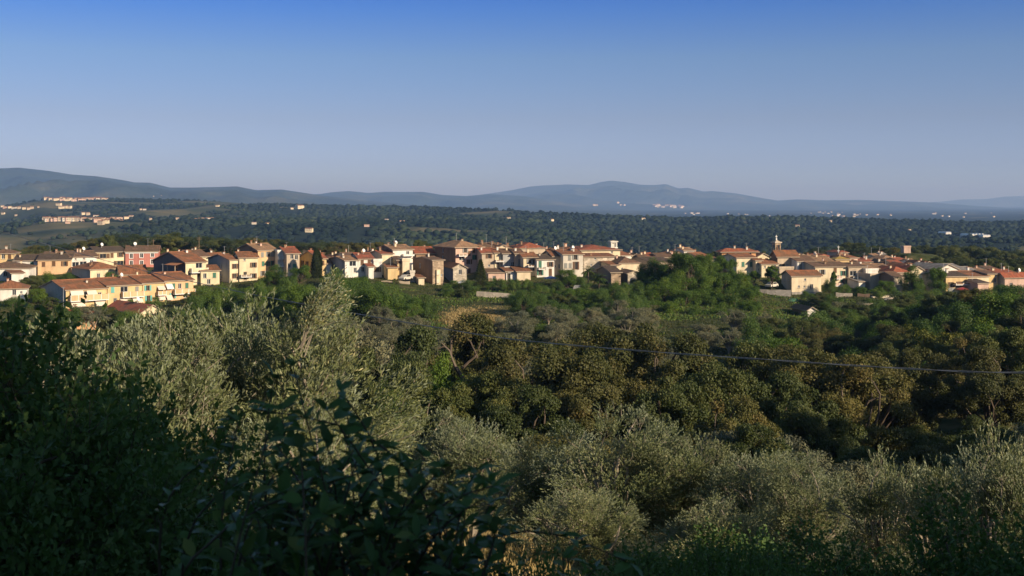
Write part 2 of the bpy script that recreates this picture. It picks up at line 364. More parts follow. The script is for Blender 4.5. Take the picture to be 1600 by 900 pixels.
def win_meshes(wd, ht, style):
    k = (round(wd, 2), round(ht, 2), style)
    if k in WIN: return WIN[k]
    m = MB(); fr = .07
    m.box(-wd / 2, wd / 2, .16, .22, 0, ht, 0)                                # pane
    for a, b, e, g in ((-wd / 2, -wd / 2 + fr, 0, ht), (wd / 2 - fr, wd / 2, 0, ht), (-wd / 2 + fr, wd / 2 - fr, 0, fr), (-wd / 2 + fr, wd / 2 - fr, ht - fr, ht), (-.03, .03, fr, ht - fr)):
        m.box(a, b, .10, .158, e, g, 1)
    m.box(-wd / 2 - .1, wd / 2 + .1, -.10, .09, -.09, -.005, 2)                  # sill
    me = m.mesh('window', ['glass', 'white_paint' if style in 'wn' else 'frame', 'white_paint' if style == 'w' else 'frame'])
    sh = None
    if style in SHUT:
        q = MB(); sw_ = wd * .46; q.box(0, sw_, -.075, -.03, 0, ht)
        for i in range(5): z = ht * (i + .5) / 5; q.box(.04, sw_ - .04, -.09, -.078, z - ht * .035, z + ht * .035)
        sh = q.mesh('shutter', [SHUT[style]])
    if style == 'w':
        q = MB(); e = .14
        for a, b, c_, g in ((-wd / 2 - e, -wd / 2, -.1, ht + e), (wd / 2, wd / 2 + e, -.1, ht + e), (-wd / 2, wd / 2, ht, ht + e)): q.box(a, b, -.05, -.002, c_ + .1 if a < 0 and b > 0 and c_ < 0 else c_, g)
        sh = q.mesh('surround', ['white_paint'])
    WIN[k] = (me, sh); return WIN[k]
def parse(spec):
    out = []
    for t in spec.split():
        a, b = t.split(','); st = ''.join(ch for ch in b if ch.isalpha()); out.append((float(a), float(''.join(ch for ch in b if not ch.isalpha())), st))
    return out
def add_windows(root, wl, fn_loc, rot):
    for (u0, u1, z0, z1, st) in wl:
        me, sh = win_meshes(u1 - u0, z1 - z0, st)
        o = link(bpy.data.objects.new('door' if st == 'D' else 'window', me), root); o.location = fn_loc((u0 + u1) / 2, z0); o.rotation_euler = (0, 0, rot)
        if sh and st in SHUT:
            closed = random.random() < .45
            for k in (-1, 1):
                c = link(bpy.data.objects.new('shutter', sh), o); wd = u1 - u0
                if closed: c.location = (-wd * .48 if k < 0 else wd * .02, 0, 0)
                else: c.location = (-wd / 2 - wd * .5 if k < 0 else wd / 2 + wd * .04, -.02, 0)
        elif sh: link(bpy.data.objects.new('surround', sh), o)
def win_rects(q, spec, fn, length):
    out = []
    for px, py, st in parse(spec):
        small = 's' in st; tall = 'D' in st; wide = 'W' in st; key = (st.replace('s', '').replace('W', '') or 'n')[0]
        if tall: key = 'D' if key == 'D' else key
        ww = .55 if small else (1.8 if wide else .86); hh = .65 if small else (2.1 if tall else 1.3)
        u, z = fn(q, px, py); a = (u - ww / 2, u + ww / 2, z - hh / 2, z + hh / 2, key)
        if a[0] < .15 or a[1] > length - .15 or a[3] > q['h'] + (1.2 if q['roof'] == 'front' else -.1) : continue
        if any(a[0] < b[1] + .1 and b[0] < a[1] + .1 and a[2] < b[3] + .1 and b[2] < a[3] + .1 for b in out): continue
        out.append(a)
    return out
def build_house(q):
    wd, d, h, c, s = q['wd'], q['d'], q['h'], q['c'], q['s']; rt = q['roof']
    tag_rise = q['rise'] if q['rise'] else (d / 2 * .33 if rt in ('side', 'hip') else d * .2 if rt == 'shed' else wd / 2 * .33)
    rise = tag_rise
    root = empty(q['name'], (q['P0'][0], q['P0'][1], q['zb']), R(q['th'])); tag(root, q['label'], q['cat'], q['group'])
    q['root'] = root; B = -4.5
    fw = win_rects(q, q['w'], on_front, wd) if q['w'] else []
    if q['grid']:
        nc, nr, st = q['grid']; fh = min(3.1, h / nr)
        for i in range(nc):
            for j in range(nr):
                u = wd * (i + .5) / nc + random.uniform(-.3, .3); z = h - fh * (j + .5) - .55 + random.uniform(-.1, .1)
                if random.random() < .1: continue
                if u - .5 > .2 and u + .5 < wd - .2 and z > -2: fw.append((u - .45, u + .45, z, z + 1.3, st))
    lw = win_rects(q, q['sw'], on_left, d) if q['sw'] else []
    zt = h - .02; mb = MB()
    gable_f = rt == 'front'
    holes_wall(mb, wd, B, zt, [x[:4] for x in fw if x[3] < zt], lambda u, z, i: (u, i, z)); fw = [x for x in fw if x[3] < zt]
    mL = 1 if q['side'] else 0  # most side colours put the flank's shade into a darker wall paint
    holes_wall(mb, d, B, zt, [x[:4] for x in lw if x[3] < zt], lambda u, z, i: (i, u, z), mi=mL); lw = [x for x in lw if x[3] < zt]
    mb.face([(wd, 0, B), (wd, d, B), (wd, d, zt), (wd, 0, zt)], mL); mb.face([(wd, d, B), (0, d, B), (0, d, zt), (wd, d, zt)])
    ap = rise - .1
    if rt == 'side':
        mb.face([(0, 0, zt), (0, d, zt), (0, d / 2, zt + ap)], mL); mb.face([(wd, 0, zt), (wd, d / 2, zt + ap), (wd, d, zt)], mL)
    elif rt == 'front':
        mb.face([(0, 0, zt), (wd, 0, zt), (wd / 2, 0, zt + ap)]); mb.face([(0, d, zt), (wd / 2, d, zt + ap), (wd, d, zt)])
    elif rt == 'shed':
        mb.face([(0, 0, zt), (0, d, zt + ap), (0, d, zt)], mL); mb.face([(wd, 0, zt), (wd, d, zt), (wd, d, zt + ap)], mL); mb.face([(0, d, zt), (0, d, zt + ap), (wd, d, zt + ap), (wd, d, zt)])
    elif rt == 'shedr':      # falls towards the east
        mb.face([(0, 0, zt), (wd, 0, zt), (0, 0, zt + ap)]); mb.face([(0, 0, zt), (0, 0, zt + ap), (0, d, zt + ap), (0, d, zt)], mL); mb.face([(0, d, zt), (0, d, zt + ap), (wd, d, zt)])
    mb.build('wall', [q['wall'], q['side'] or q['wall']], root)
    # roof
    o = q['over']; T = .2; rb = MB()
    def slab(p, qd):          # sloped slab from four top corners; uv in metres: u along the eave
        L = (Vector(p[1]) - Vector(p[0])).length; S = (Vector(p[2]) - Vector(p[1])).length
        rb.face(p, 0, [(0, 0), (L, 0), (L, S), (0, S)] if len(p) == 4 else [(0, 0), (L, 0), (L / 2, S)])
        lo = [(x, y, z - T) for x, y, z in p]; rb.face(lo[::-1], 1)
        for i in range(len(p)): j = (i + 1) % len(p); rb.face([p[i], lo[i], lo[j], p[j]], 1)
    if rt == 'side':
        t = rise / (d / 2); e = h - o * t + .1; k = h + rise + .1
        slab([(-o, -o, e), (wd + o, -o, e), (wd + o, d / 2, k), (-o, d / 2, k)], 0); slab([(wd + o, d + o, e), (-o, d + o, e), (-o, d / 2, k), (wd + o, d / 2, k)], 0)
        rb.box(-o, wd + o, d / 2 - .14, d / 2 + .14, k - .05, k + .09, 0)
    elif rt == 'front':
        t = rise / (wd / 2); e = h - o * t + .1; k = h + rise + .1
        slab([(-o, d + o, e), (-o, -o, e), (wd / 2, -o, k), (wd / 2, d + o, k)], 0); slab([(wd + o, -o, e), (wd + o, d + o, e), (wd / 2, d + o, k), (wd / 2, -o, k)], 0)
    elif rt == 'shed':
        t = rise / d; slab([(-o, -o, h - o * t + .1), (wd + o, -o, h - o * t + .1), (wd + o, d + o, h + rise + o * t + .1), (-o, d + o, h + rise + o * t + .1)], 0)
    elif rt == 'shedr':
        t = rise / wd; slab([(wd + o, -o, h - o * t + .1), (wd + o, d + o, h - o * t + .1), (-o, d + o, h + rise + o * t + .1), (-o, -o, h + rise + o * t + .1)], 0)
    elif rt == 'hip':
        e = h + .1; k = h + rise + .1; m_ = min(wd, d) / 2
        if wd >= d: a, b = (m_, d / 2, k), (wd - m_, d / 2, k)
        else: a, b = (wd / 2, m_, k), (wd / 2, d - m_, k)
        P = [(-o, -o, e), (wd + o, -o, e), (wd + o, d + o, e), (-o, d + o, e)]
        if wd >= d: fs = [[P[0], P[1], b, a], [P[2], P[3], a, b], [P[3], P[0], a], [P[1], P[2], b]]
        else: fs = [[P[1], P[2], b, a], [P[3], P[0], a, b], [P[0], P[1], a], [P[2], P[3], b]]
        for f in fs:
            L = (Vector(f[1]) - Vector(f[0])).length; S = (Vector(f[2]) - Vector(f[1])).length
            rb.face(f, 0, [(0, 0), (L, 0), (L - S * .5, S), (S * .5, S)][:len(f)] if len(f) == 4 else [(0, 0), (L, 0), (L / 2, S)])
        rb.box(-o, wd + o, -o, d + o, e - .2, e - .002, 1)
    elif rt == 'flat':
        rb.box(-.12, wd + .12, -.12, d + .12, h - .02, h + .16, 1); rb.box(-.12, wd + .12, -.12, .12, h + .161, h + .6, 1); rb.box(-.12, .12, .121, d + .12, h + .161, h + .6, 1)
    ro = rb.build('roof', ['t_' + q['tile'], q['wall'] if rt == 'flat' else 'frame'], root)
    def roof_z(x, y):
        if rt == 'side': return h + rise * (1 - abs(y - d / 2) / (d / 2))
        if rt == 'front': return h + rise * (1 - abs(x - wd / 2) / (wd / 2))
        if rt == 'shed': return h + rise * y / d
        if rt == 'shedr': return h + rise * (1 - x / wd)
        if rt == 'hip': return h + rise * min(1, min(x, wd - x, y, d - y) / (min(wd, d) / 2))
        return h
    for i in range(q['ch']):
        x = wd * random.uniform(.12, .88); y = d * random.uniform(.25, .62); z = roof_z(x, y); a = random.uniform(.17, .27); m = MB(); t = random.uniform(.4, .9)
        m.box(x - a, x + a, y - a, y + a, z - .5, z + t, 0); m.box(x - a - .1, x + a + .1, y - a - .1, y + a + .1, z + t + .18, z + t + .3, 1)
        for ex in (-1, 1):
            for ey in (-1, 1): m.box(x + ex * a * .7 - .06, x + ex * a * .7 + .06, y + ey * a * .7 - .06, y + ey * a * .7 + .06, z + t + .001, z + t + .179, 0)
        m.build('chimney', [random.choice(['pale', 'white', 'cream', 'pink', 'brown']), 't_terra'], ro)
    for i in range(q['ant'] or (1 if random.random() < .3 and q['cat'] == 'house' else 0)):
        x = wd * random.uniform(.2, .8); y = d * random.uniform(.3, .7); z = roof_z(x, y); m = MB(); t = random.uniform(1.8, 2.8)
        m.tube([(x, y, z - .1), (x, y, z + t)], [.045, .035], 5); m.tube([(x - .5, y, z + t - .15), (x + .5, y, z + t - .15)], [.025] * 2, 4)
        for k in range(-3, 4): m.tube([(x + k * .15, y - .3, z + t - .15), (x + k * .15, y + .3, z + t - .15)], [.016] * 2, 4)
        m.build('antenna', 'metal', ro)
    for i in range(q['dish']):
        x = wd * random.uniform(.2, .8); y = d * .4; z = roof_z(x, y); m = MB(); m.tube([(x, y, z - .1), (x, y, z + .8)], [.04] * 2, 5)
        m.tube([(x, y - .02, z + .95), (x + .05, y - .14, z + .97), (x + .09, y - .22, z + 1.0)], [.12, .40, .48], 12); m.build('satellite_dish', 'white_paint', ro)
    add_windows(root, fw, lambda u, z: (u, 0, z), 0); add_windows(root, lw, lambda u, z: (0, u, z), R(-90))
    for (a, b, yt, yb_, key) in q['bal']:
        u0, z1 = on_front(q, a, yt); u1, _ = on_front(q, b, yt); _, z0 = on_front(q, (a + b) / 2, yb_); u0 = max(u0, .1); u1 = min(u1, wd - .1); m = MB(); D_ = 1.3
        m.box(u0 - .05, u1 + .05, -D_, -.005, z0 - .18, z0, 1); m.box(u0, u1, -D_ + .03, -D_ + .13, z0 + .001, z1, 0); m.box(u0, u0 + .1, -D_ + .131, -.005, z0 + .001, z1, 0); m.box(u1 - .1, u1, -D_ + .131, -.005, z0 + .001, z1, 0)
        n_ = max(2, int((u1 - u0) / 1.6))
        for i in range(n_ + 1): x = u0 + (u1 - u0) * i / n_; m.box(x - .06, x + .06, -D_ - .03, -D_ + .029, z0 + .001, z1 + .05, 1)
        m.build('balcony', [key, 'white_paint'], root)
    for (a, b, yt, yb_, key) in q['awn']:
        u0, z1 = on_front(q, a, yt); u1, _ = on_front(q, b, yt); _, z0 = on_front(q, (a + b) / 2, yb_); m = MB(); D_ = .95; u0 = max(u0, .1); u1 = min(u1, wd - .1)
        P = [(u0, -D_, z0), (u1, -D_, z0), (u1, -.01, z1), (u0, -.01, z1)]; m.face(P); m.face([(x, y, z - .03) for x, y, z in P][::-1])
        m.box(u0, u1, -D_ - .01, -D_ + .02, z0 - .22, z0 - .032)
        m.build('awning', key, root)
    return root
# ---------------------------------------------------------------- the village, front to back
Hh = house
# west end: lower houses by the valley
Hh('low house whose gable end is cream and lit, red roof, below the yellow terraced row', 219, 256, 489, 512, 232, th=42, xs=166, roof='front', yr=477, wall='butter', tile='red', side='grey', w='230,495b 241,495b 246,494b', sw='198,494y', ch=0, dish=1)
Hh('red tiled roof half hidden by olive sprays under the first terraced house', 120, 150, 494, 506, 226, th=30, xs=95, roof='side', yr=484, wall='orange', tile='red', ch=1, base=False)
Hh('end terraced yellow house with bare shade grey gable wall and a long balcony with awnings', 103, 167, 453, 482, 258, th=42, d=14, xs=64, roof='side', yr=438.5, wall='yellow', side='grey', w='112,461n 137,459Wn 156,461n 115,474n 128,475n 150,474n', sw='78,460n', ch=1, bal=((107, 166, 461.5, 468.5, 'apricot'),), awn=((109, 129, 452.5, 462, 'awning'), (135, 150, 454, 461, 'awning'), (110, 131, 469, 478, 'awning'), (148, 163, 469, 476, 'awning')), group='yellow terraced row')
Hh('second yellow terraced house with a turquoise shutter and a white post on its roof', 168, 222, 446.6, 478, 265, th=42, roof='side', yr=435, d=14, wall='yellow', w='176,453t 194,452Wn 214,452y 203,452n 180,470n 210,469n', ch=1, dish=1, bal=((189, 222, 456, 463, 'apricot'),), awn=((187, 203, 465, 472, 'awning'), (206, 222, 464, 471, 'awning')), group='yellow terraced row')
Hh('third yellow terraced house with one turquoise shutter over another', 223, 257, 442.6, 474, 270.6, th=42, roof='side', yr=431, d=14, wall='yellow', w='231,450t 232,466t', ch=1, bal=((244, 257, 455, 460, 'apricot'),), awn=((245, 257, 447, 451, 'awning'), (246, 257, 461, 467, 'awning')), group='yellow terraced row')
Hh('last yellow terraced house at the east end with green shutters on a long balcony', 258, 302, 439, 470, 274.6, th=42, roof='side', yr=426.5, d=14, wall='apricot', w='271,447g 281,447n 292,446g 270,462t 290,461n', ch=1, ant=1, bal=((270, 302, 452, 458, 'apricot'),), awn=((258, 269, 444, 450, 'white_paint'), (259, 268, 461, 467, 'awning')), group='yellow terraced row')
Hh('small white house with a patched red hip roof and brick chimney, west edge', -14, 42, 452, 470, 262, th=20, roof='hip', yr=439, d=9, wall='white', w='22,457n 33,457s', ch=1)
Hh('small shed like annex with a brown door before the white hip roofed house', 18, 37, 427, 440, 288, th=20, xs=7, roof='shed', yr=422.5, d=4, wall='white', side='darkgrey', w='23,432D', ch=0, name='annex')
Hh('broad white house with a low brown hip roof at the west edge', -30, 46, 420, 440, 296, th=14, roof='hip', yr=409, d=11, wall='white', tile='brown', w='8,428n', ch=1, ant=1)
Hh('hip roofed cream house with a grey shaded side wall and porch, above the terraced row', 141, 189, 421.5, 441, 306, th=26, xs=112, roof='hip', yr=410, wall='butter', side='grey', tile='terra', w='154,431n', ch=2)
Hh('small green tinted house with three white window panes behind the terraced row', 188, 229, 429, 440, 300, th=24, roof='side', yr=415, d=11, wall='butter', w='205,431wW', ch=0)
Hh('long yellow house with a white west half and dark old roof', 59, 110, 406, 430, 318, th=12, roof='side', yr=397, d=10, wall='apricot', tile='dark', w='68,413b 84,412b 101,412b', ch=2)
Hh('white end house joined to the long yellow house, one green shuttered window', 22, 58, 407, 429, 319, th=12, roof='side', yr=398, d=10, wall='white', tile='dark', w='50,413g', ch=1)
Hh('little yellow house with a dark roof and two windows at the west edge, high up', -14, 20, 396.5, 412, 330, th=12, roof='hip', yr=389, d=9, wall='yellow', tile='brown', w='5,401n 15,401b', ch=1, ant=1)
Hh('white house with pale brown roof and large arched windows between two yellow houses', 110, 151, 401.5, 421, 324, th=20, xs=98, roof='side', yr=392.5, wall='white', tile='brown', w='118,413W 130,412W 143,410n 118,405s 131,404s', ch=2, dish=1)
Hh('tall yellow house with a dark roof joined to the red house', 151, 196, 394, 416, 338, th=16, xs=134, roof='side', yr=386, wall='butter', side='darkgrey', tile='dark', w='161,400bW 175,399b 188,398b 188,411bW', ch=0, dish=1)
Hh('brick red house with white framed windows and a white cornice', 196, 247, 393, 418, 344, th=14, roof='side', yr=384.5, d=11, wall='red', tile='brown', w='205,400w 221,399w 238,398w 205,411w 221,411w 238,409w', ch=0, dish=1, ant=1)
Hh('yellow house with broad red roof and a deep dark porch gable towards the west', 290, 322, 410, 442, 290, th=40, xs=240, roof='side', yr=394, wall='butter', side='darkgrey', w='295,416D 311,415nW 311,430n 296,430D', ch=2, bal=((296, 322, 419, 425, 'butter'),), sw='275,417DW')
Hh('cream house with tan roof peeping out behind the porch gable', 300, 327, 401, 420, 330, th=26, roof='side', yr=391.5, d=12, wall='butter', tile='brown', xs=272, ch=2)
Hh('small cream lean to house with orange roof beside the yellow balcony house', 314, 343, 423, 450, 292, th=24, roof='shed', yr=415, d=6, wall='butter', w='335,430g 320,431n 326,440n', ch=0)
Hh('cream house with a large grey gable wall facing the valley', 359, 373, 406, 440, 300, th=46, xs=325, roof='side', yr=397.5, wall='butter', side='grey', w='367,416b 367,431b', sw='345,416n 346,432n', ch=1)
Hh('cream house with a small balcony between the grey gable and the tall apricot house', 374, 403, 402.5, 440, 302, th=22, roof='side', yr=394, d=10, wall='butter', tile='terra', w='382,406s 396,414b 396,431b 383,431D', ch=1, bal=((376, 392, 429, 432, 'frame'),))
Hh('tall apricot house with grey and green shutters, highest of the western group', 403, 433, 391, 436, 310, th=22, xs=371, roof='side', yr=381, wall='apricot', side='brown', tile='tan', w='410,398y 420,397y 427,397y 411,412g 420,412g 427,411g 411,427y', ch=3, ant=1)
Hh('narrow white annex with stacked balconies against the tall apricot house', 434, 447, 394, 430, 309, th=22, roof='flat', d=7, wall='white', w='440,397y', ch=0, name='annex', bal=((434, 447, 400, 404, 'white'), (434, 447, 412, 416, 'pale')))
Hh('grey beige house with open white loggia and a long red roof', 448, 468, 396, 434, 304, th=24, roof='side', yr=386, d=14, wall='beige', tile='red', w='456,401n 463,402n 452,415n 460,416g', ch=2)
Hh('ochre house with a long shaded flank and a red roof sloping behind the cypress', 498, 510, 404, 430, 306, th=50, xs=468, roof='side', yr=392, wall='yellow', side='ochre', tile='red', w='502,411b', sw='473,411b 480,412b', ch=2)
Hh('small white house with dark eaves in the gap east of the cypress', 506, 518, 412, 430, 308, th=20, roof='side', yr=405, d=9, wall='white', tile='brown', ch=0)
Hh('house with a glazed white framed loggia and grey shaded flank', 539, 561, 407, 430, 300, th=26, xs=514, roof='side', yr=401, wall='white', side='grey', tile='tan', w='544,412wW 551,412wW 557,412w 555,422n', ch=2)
Hh('white house with red roof and two small dark windows over two small annexes', 561, 584, 404.5, 434, 304, th=20, roof='side', yr=395.5, d=12, wall='white', tile='red', w='566,410b 577,409b 575,420n 567,421n', ch=2, dish=1)
Hh('tiny white annex with its own red roof below the white house', 576, 584, 416.5, 436, 299, th=20, roof='shed', yr=413.5, d=4, wall='white', tile='red', w='579,422y', ch=0, name='annex')
Hh('white house with a blank upper wall and two narrow brown windows', 584, 597, 408, 437, 305, th=20, roof='flat', d=8, wall='white', w='586,421b 590,421b 590,409n', ch=0)
Hh('little yellow attic house with a red roof and shaded side over the white houses', 597, 614, 397, 425, 314, th=34, xs=578, roof='side', yr=392, wall='butter', side='beige', tile='red', w='605,399y', ch=1)
Hh('yellow lean to room with a small paned window on the terrace', 606, 621, 418, 437, 298, th=18, roof='shed', yr=415.5, d=5, wall='yellow', w='610,421y', ch=0)
Hh('narrow yellow tower house with red tiled top and small brown windows', 621, 629, 406.5, 438, 301, th=20, roof='shed', yr=400, d=9, wall='yellow', tile='brown', w='624,410bs 624,420bs 624,433bs', ch=0, xs=612)
Hh('tan roofed white house with a wide paned loggia window and long shade toned flank', 614, 645, 390, 424, 318, th=30, xs=590, roof='side', yr=383, wall='white', side='brown', tile='tan', w='619,394yW 623,394yW 637,396n 634,404n 641,403n', ch=3, ant=1, dish=1, bal=((628, 645, 397, 399, 'white'),))
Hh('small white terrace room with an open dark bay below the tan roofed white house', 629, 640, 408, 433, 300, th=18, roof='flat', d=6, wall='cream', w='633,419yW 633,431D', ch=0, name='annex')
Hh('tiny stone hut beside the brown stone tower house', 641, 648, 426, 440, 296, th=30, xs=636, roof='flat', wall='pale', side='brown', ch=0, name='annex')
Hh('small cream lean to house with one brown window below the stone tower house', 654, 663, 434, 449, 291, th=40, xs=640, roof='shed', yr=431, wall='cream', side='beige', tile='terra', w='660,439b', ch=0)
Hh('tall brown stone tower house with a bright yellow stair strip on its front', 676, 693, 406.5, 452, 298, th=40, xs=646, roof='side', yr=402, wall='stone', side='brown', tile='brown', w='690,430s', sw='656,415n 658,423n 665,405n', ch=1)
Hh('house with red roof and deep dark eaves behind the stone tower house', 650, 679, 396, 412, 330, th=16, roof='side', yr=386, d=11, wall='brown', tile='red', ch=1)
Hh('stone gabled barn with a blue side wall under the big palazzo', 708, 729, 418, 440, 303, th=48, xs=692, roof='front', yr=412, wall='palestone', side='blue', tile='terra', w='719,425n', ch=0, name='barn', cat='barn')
Hh('big square hip roofed palazzo, shade toned flank and pinkish front, tallest in the village', 712, 753, 387, 433, 318, th=38, xs=679, roof='hip', yr=376, wall='pink', side='brown', tile='tan', w='722,392gD 727,391y 733,396b 740,391b 745,390b 722,403nW 728,403n 733,409b 740,402g 745,402g 733,423b', sw='692,391n 692,403n', ch=1, ant=1, over=.7, bal=((714, 726, 397, 399.5, 'frame'),), name='palazzo', cat='palazzo')
Hh('beige house with four small brown windows just east of the palazzo', 753, 773, 395.5, 424, 314, th=14, roof='side', yr=388, d=10, wall='beige', tile='red', w='756,401b 764,400b 768,408nD 764,415s 755,411s', ch=2)
Hh('pale yellow house front with one grey shuttered balcony door', 773, 786, 395, 420, 315, th=14, roof='side', yr=388.5, d=10, wall='butter', tile='terra', w='779,401yD 778,414D', ch=1, bal=((773, 786, 406, 408, 'frame'), (774, 786, 418, 420, 'frame')))
Hh('beige house with a grey board upper storey and laundry balcony', 786, 805, 396, 420, 314, th=14, roof='side', yr=389, d=10, wall='grey', tile='brown', w='791,413y 796,413y 801,413n 788,401n', ch=1, bal=((787, 800, 416, 418.5, 'white'),))
Hh('narrow brown stone house with two windows one above the other', 805, 818, 396, 420, 313, th=14, roof='side', yr=389, d=10, wall='beige', tile='brown', w='812,400y 812,411yD', ch=1, bal=((809, 817, 417, 418.5, 'frame'),))
Hh('long low house front with pink plaster under a brown lean to roof', 763, 791, 426, 443, 300, th=12, roof='shed', yr=421, d=7, wall='pink', tile='brown', w='768,428n 777,428bW 772,435n', ch=0)
Hh('low white house with a dark doorway under the pink red lean to roof', 791, 808, 424, 443, 301, th=12, roof='shed', yr=418, d=7, wall='white', tile='terra', w='799,428n 795,433D', ch=0)
Hh('low beige house with a brown roller blind below the bright yellow house', 808, 829, 424, 441, 300, th=12, roof='shed', yr=417, d=7, wall='cream', tile='terra', w='810,430D 821,428bW', ch=0)
Hh('bright yellow house with grey shutters and an orange roof in the middle row', 818, 839, 402, 430, 308, th=14, roof='side', yr=394.5, d=9, wall='butter', tile='terra', w='828,408y 835,409y 830,419s 835,419y', ch=1, ant=1, bal=((824, 833, 414, 416, 'brown'),))
Hh('white house with a dark roof and green door beside the bright yellow house', 839, 866, 405.5, 434, 306, th=16, roof='side', yr=398, d=11, wall='white', tile='dark', w='844,414gD 860,413b 860,426bD 851,419s 844,426g 851,422s', ch=1, ant=1, bal=((840, 849, 418, 420, 'frame'),))
Hh('wide house with a long red roof and dim attic opening behind the yellow house', 812, 852, 388, 404, 340, th=14, roof='hip', yr=379, d=12, wall='beige', tile='red', w='830,391W 838,391W', ch=2)
Hh('pale gabled house with orange tiles behind the beige row', 772, 800, 390, 402, 342, th=14, roof='front', yr=382.5, d=11, wall='cream', tile='tan', ch=2)
Hh('low dark roofed house with white chimneys right behind the palazzo', 754, 778, 388, 402, 346, th=14, roof='side', yr=380, d=9, wall='beige', tile='brown', ch=3, ant=1)
Hh('grey beige house with a small railed balcony in the long central row', 864, 880, 400.5, 428, 312, th=14, roof='side', yr=391.5, d=11, wall='beige', tile='terra', w='868,406yD 868,416s 875,416n 878,416n', ch=1, dish=1)
Hh('wide grey beige house with six shuttered windows in the long central row', 880, 911, 397.5, 434, 309, th=16, roof='side', yr=391, d=12, wall='pale', tile='terra', w='883,403y 890,403y 899,402y 884,415y 891,415y 900,415bD 900,424gD', ch=2, dish=1, ant=1)
Hh('long pale stone house with a row of tiny windows under the yellow school', 912, 961, 401.5, 424, 322, th=12, roof='shed', yr=396, d=7, wall='palestone', tile='terra', w='926,405n 930,404s 938,404n 941,403s 948,404n 924,414s', ch=1)
Hh('large yellow hip roofed building with bright red tiles on the skyline', 908, 969, 391, 410, 338, th=14, roof='hip', yr=383, d=15, wall='butter', tile='red', w='956,394s', ch=1, over=.6)
Hh('cream house with two small windows and a dark hip roof east of the palms', 968, 999, 411.5, 428, 314, th=16, roof='hip', yr=401.5, d=12, wall='cream', tile='brown', w='983,414b 993,413b 972,420s', ch=1)
Hh('small cream annex with an orange roof in front of the yellow hip roofed building', 955, 968, 414, 428, 312, th=18, roof='shed', yr=409, d=7, wall='cream', tile='terra', w='962,417s', ch=0)
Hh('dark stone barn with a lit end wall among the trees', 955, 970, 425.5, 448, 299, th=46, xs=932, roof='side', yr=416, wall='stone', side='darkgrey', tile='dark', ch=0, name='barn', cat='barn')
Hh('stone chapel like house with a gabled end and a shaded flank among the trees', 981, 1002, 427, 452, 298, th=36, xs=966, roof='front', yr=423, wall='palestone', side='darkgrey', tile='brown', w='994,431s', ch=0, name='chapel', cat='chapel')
Hh('low ruined stone house wall with a flat top next to the chapel', 1003, 1026, 434, 446, 296, th=10, roof='flat', d=5, wall='stone', ch=0, name='ruin', cat='ruin')
Hh('small white house with a paned window under a dark roof at the gap', 1001, 1012, 403.5, 414, 332, th=18, xs=990, roof='side', yr=398, wall='white', side='darkgrey', tile='brown', w='1005,407yW', ch=2)
Hh('low house with a long brown roof showing just over the acacia tops', 1030, 1072, 402, 414, 340, th=12, roof='side', yr=396, d=10, wall='beige', tile='brown', ch=3, ant=1)
Hh('house under a dark roof half hidden by acacias', 1018, 1052, 410, 424, 322, th=30, roof='side', yr=402, d=12, wall='beige', tile='dark', ch=0)
Hh('small pale house with white chimneys on the skyline behind the acacias', 1069, 1085, 391.5, 404, 352, th=16, roof='side', yr=387.5, d=8, wall='white', tile='tan', ch=3)
Hh('small stone house wall left of the orange palazzo', 1112, 1127, 407, 420, 324, th=18, roof='side', yr=402, d=9, wall='palestone', tile='brown', ch=0)
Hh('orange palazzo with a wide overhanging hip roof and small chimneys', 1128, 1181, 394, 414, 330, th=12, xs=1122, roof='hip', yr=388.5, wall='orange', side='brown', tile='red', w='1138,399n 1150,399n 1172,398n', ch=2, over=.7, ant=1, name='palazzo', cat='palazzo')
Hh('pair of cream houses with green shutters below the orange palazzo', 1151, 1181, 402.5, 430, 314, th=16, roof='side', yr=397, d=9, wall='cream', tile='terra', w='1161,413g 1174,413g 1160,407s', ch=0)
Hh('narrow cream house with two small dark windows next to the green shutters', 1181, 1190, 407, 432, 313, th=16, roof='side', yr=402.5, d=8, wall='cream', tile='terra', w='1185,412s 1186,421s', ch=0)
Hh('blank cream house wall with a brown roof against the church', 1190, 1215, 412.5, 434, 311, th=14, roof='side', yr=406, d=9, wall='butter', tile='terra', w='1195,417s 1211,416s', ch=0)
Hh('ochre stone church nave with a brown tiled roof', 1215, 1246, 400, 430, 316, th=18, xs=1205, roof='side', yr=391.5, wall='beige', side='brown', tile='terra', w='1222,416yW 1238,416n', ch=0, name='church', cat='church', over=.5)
Hh('white house with two grey shuttered windows leaning on the church', 1246, 1273, 408, 428, 312, th=14, roof='side', yr=399.5, d=10, wall='white', tile='brown', w='1251,415yD 1265,414y', ch=1)
Hh('low house with brown porch in front of the church', 1218, 1240, 420, 434, 309, th=14, roof='flat', d=5, wall='beige', w='1224,423W 1233,423W', ch=0, name='annex')
Hh('cream farmhouse with a shaded gable and three small windows on a stone base', 1237, 1283, 431, 463, 291, th=22, xs=1221, roof='side', yr=423, wall='cream', side='beige', tile='terra', w='1258,437s 1248,448s 1268,448n 1257,448s', sw='1226,437s 1232,437s', ch=0, ant=1)
Hh('wide apartment house with pink terraces and green shutters east of the farmhouse', 1274, 1326, 417, 450, 303, th=12, roof='side', yr=409.5, d=11, wall='cream', tile='brown', w='1305,422b 1318,427g 1318,440g 1309,434n 1285,425y 1300,436n', ch=2, bal=((1303, 1312, 431, 435, 'pink'), (1302, 1313, 442, 446, 'pink')))
Hh('beige apartment house with a dark balcony recess and teal shutters', 1326, 1353, 417, 446, 305, th=12, roof='side', yr=411, d=11, wall='beige', tile='brown', w='1346,421g 1327,421g 1346,431g 1327,431g 1333,427nW 1334,431D', ch=1, bal=((1330, 1341, 432, 435, 'beige'),))
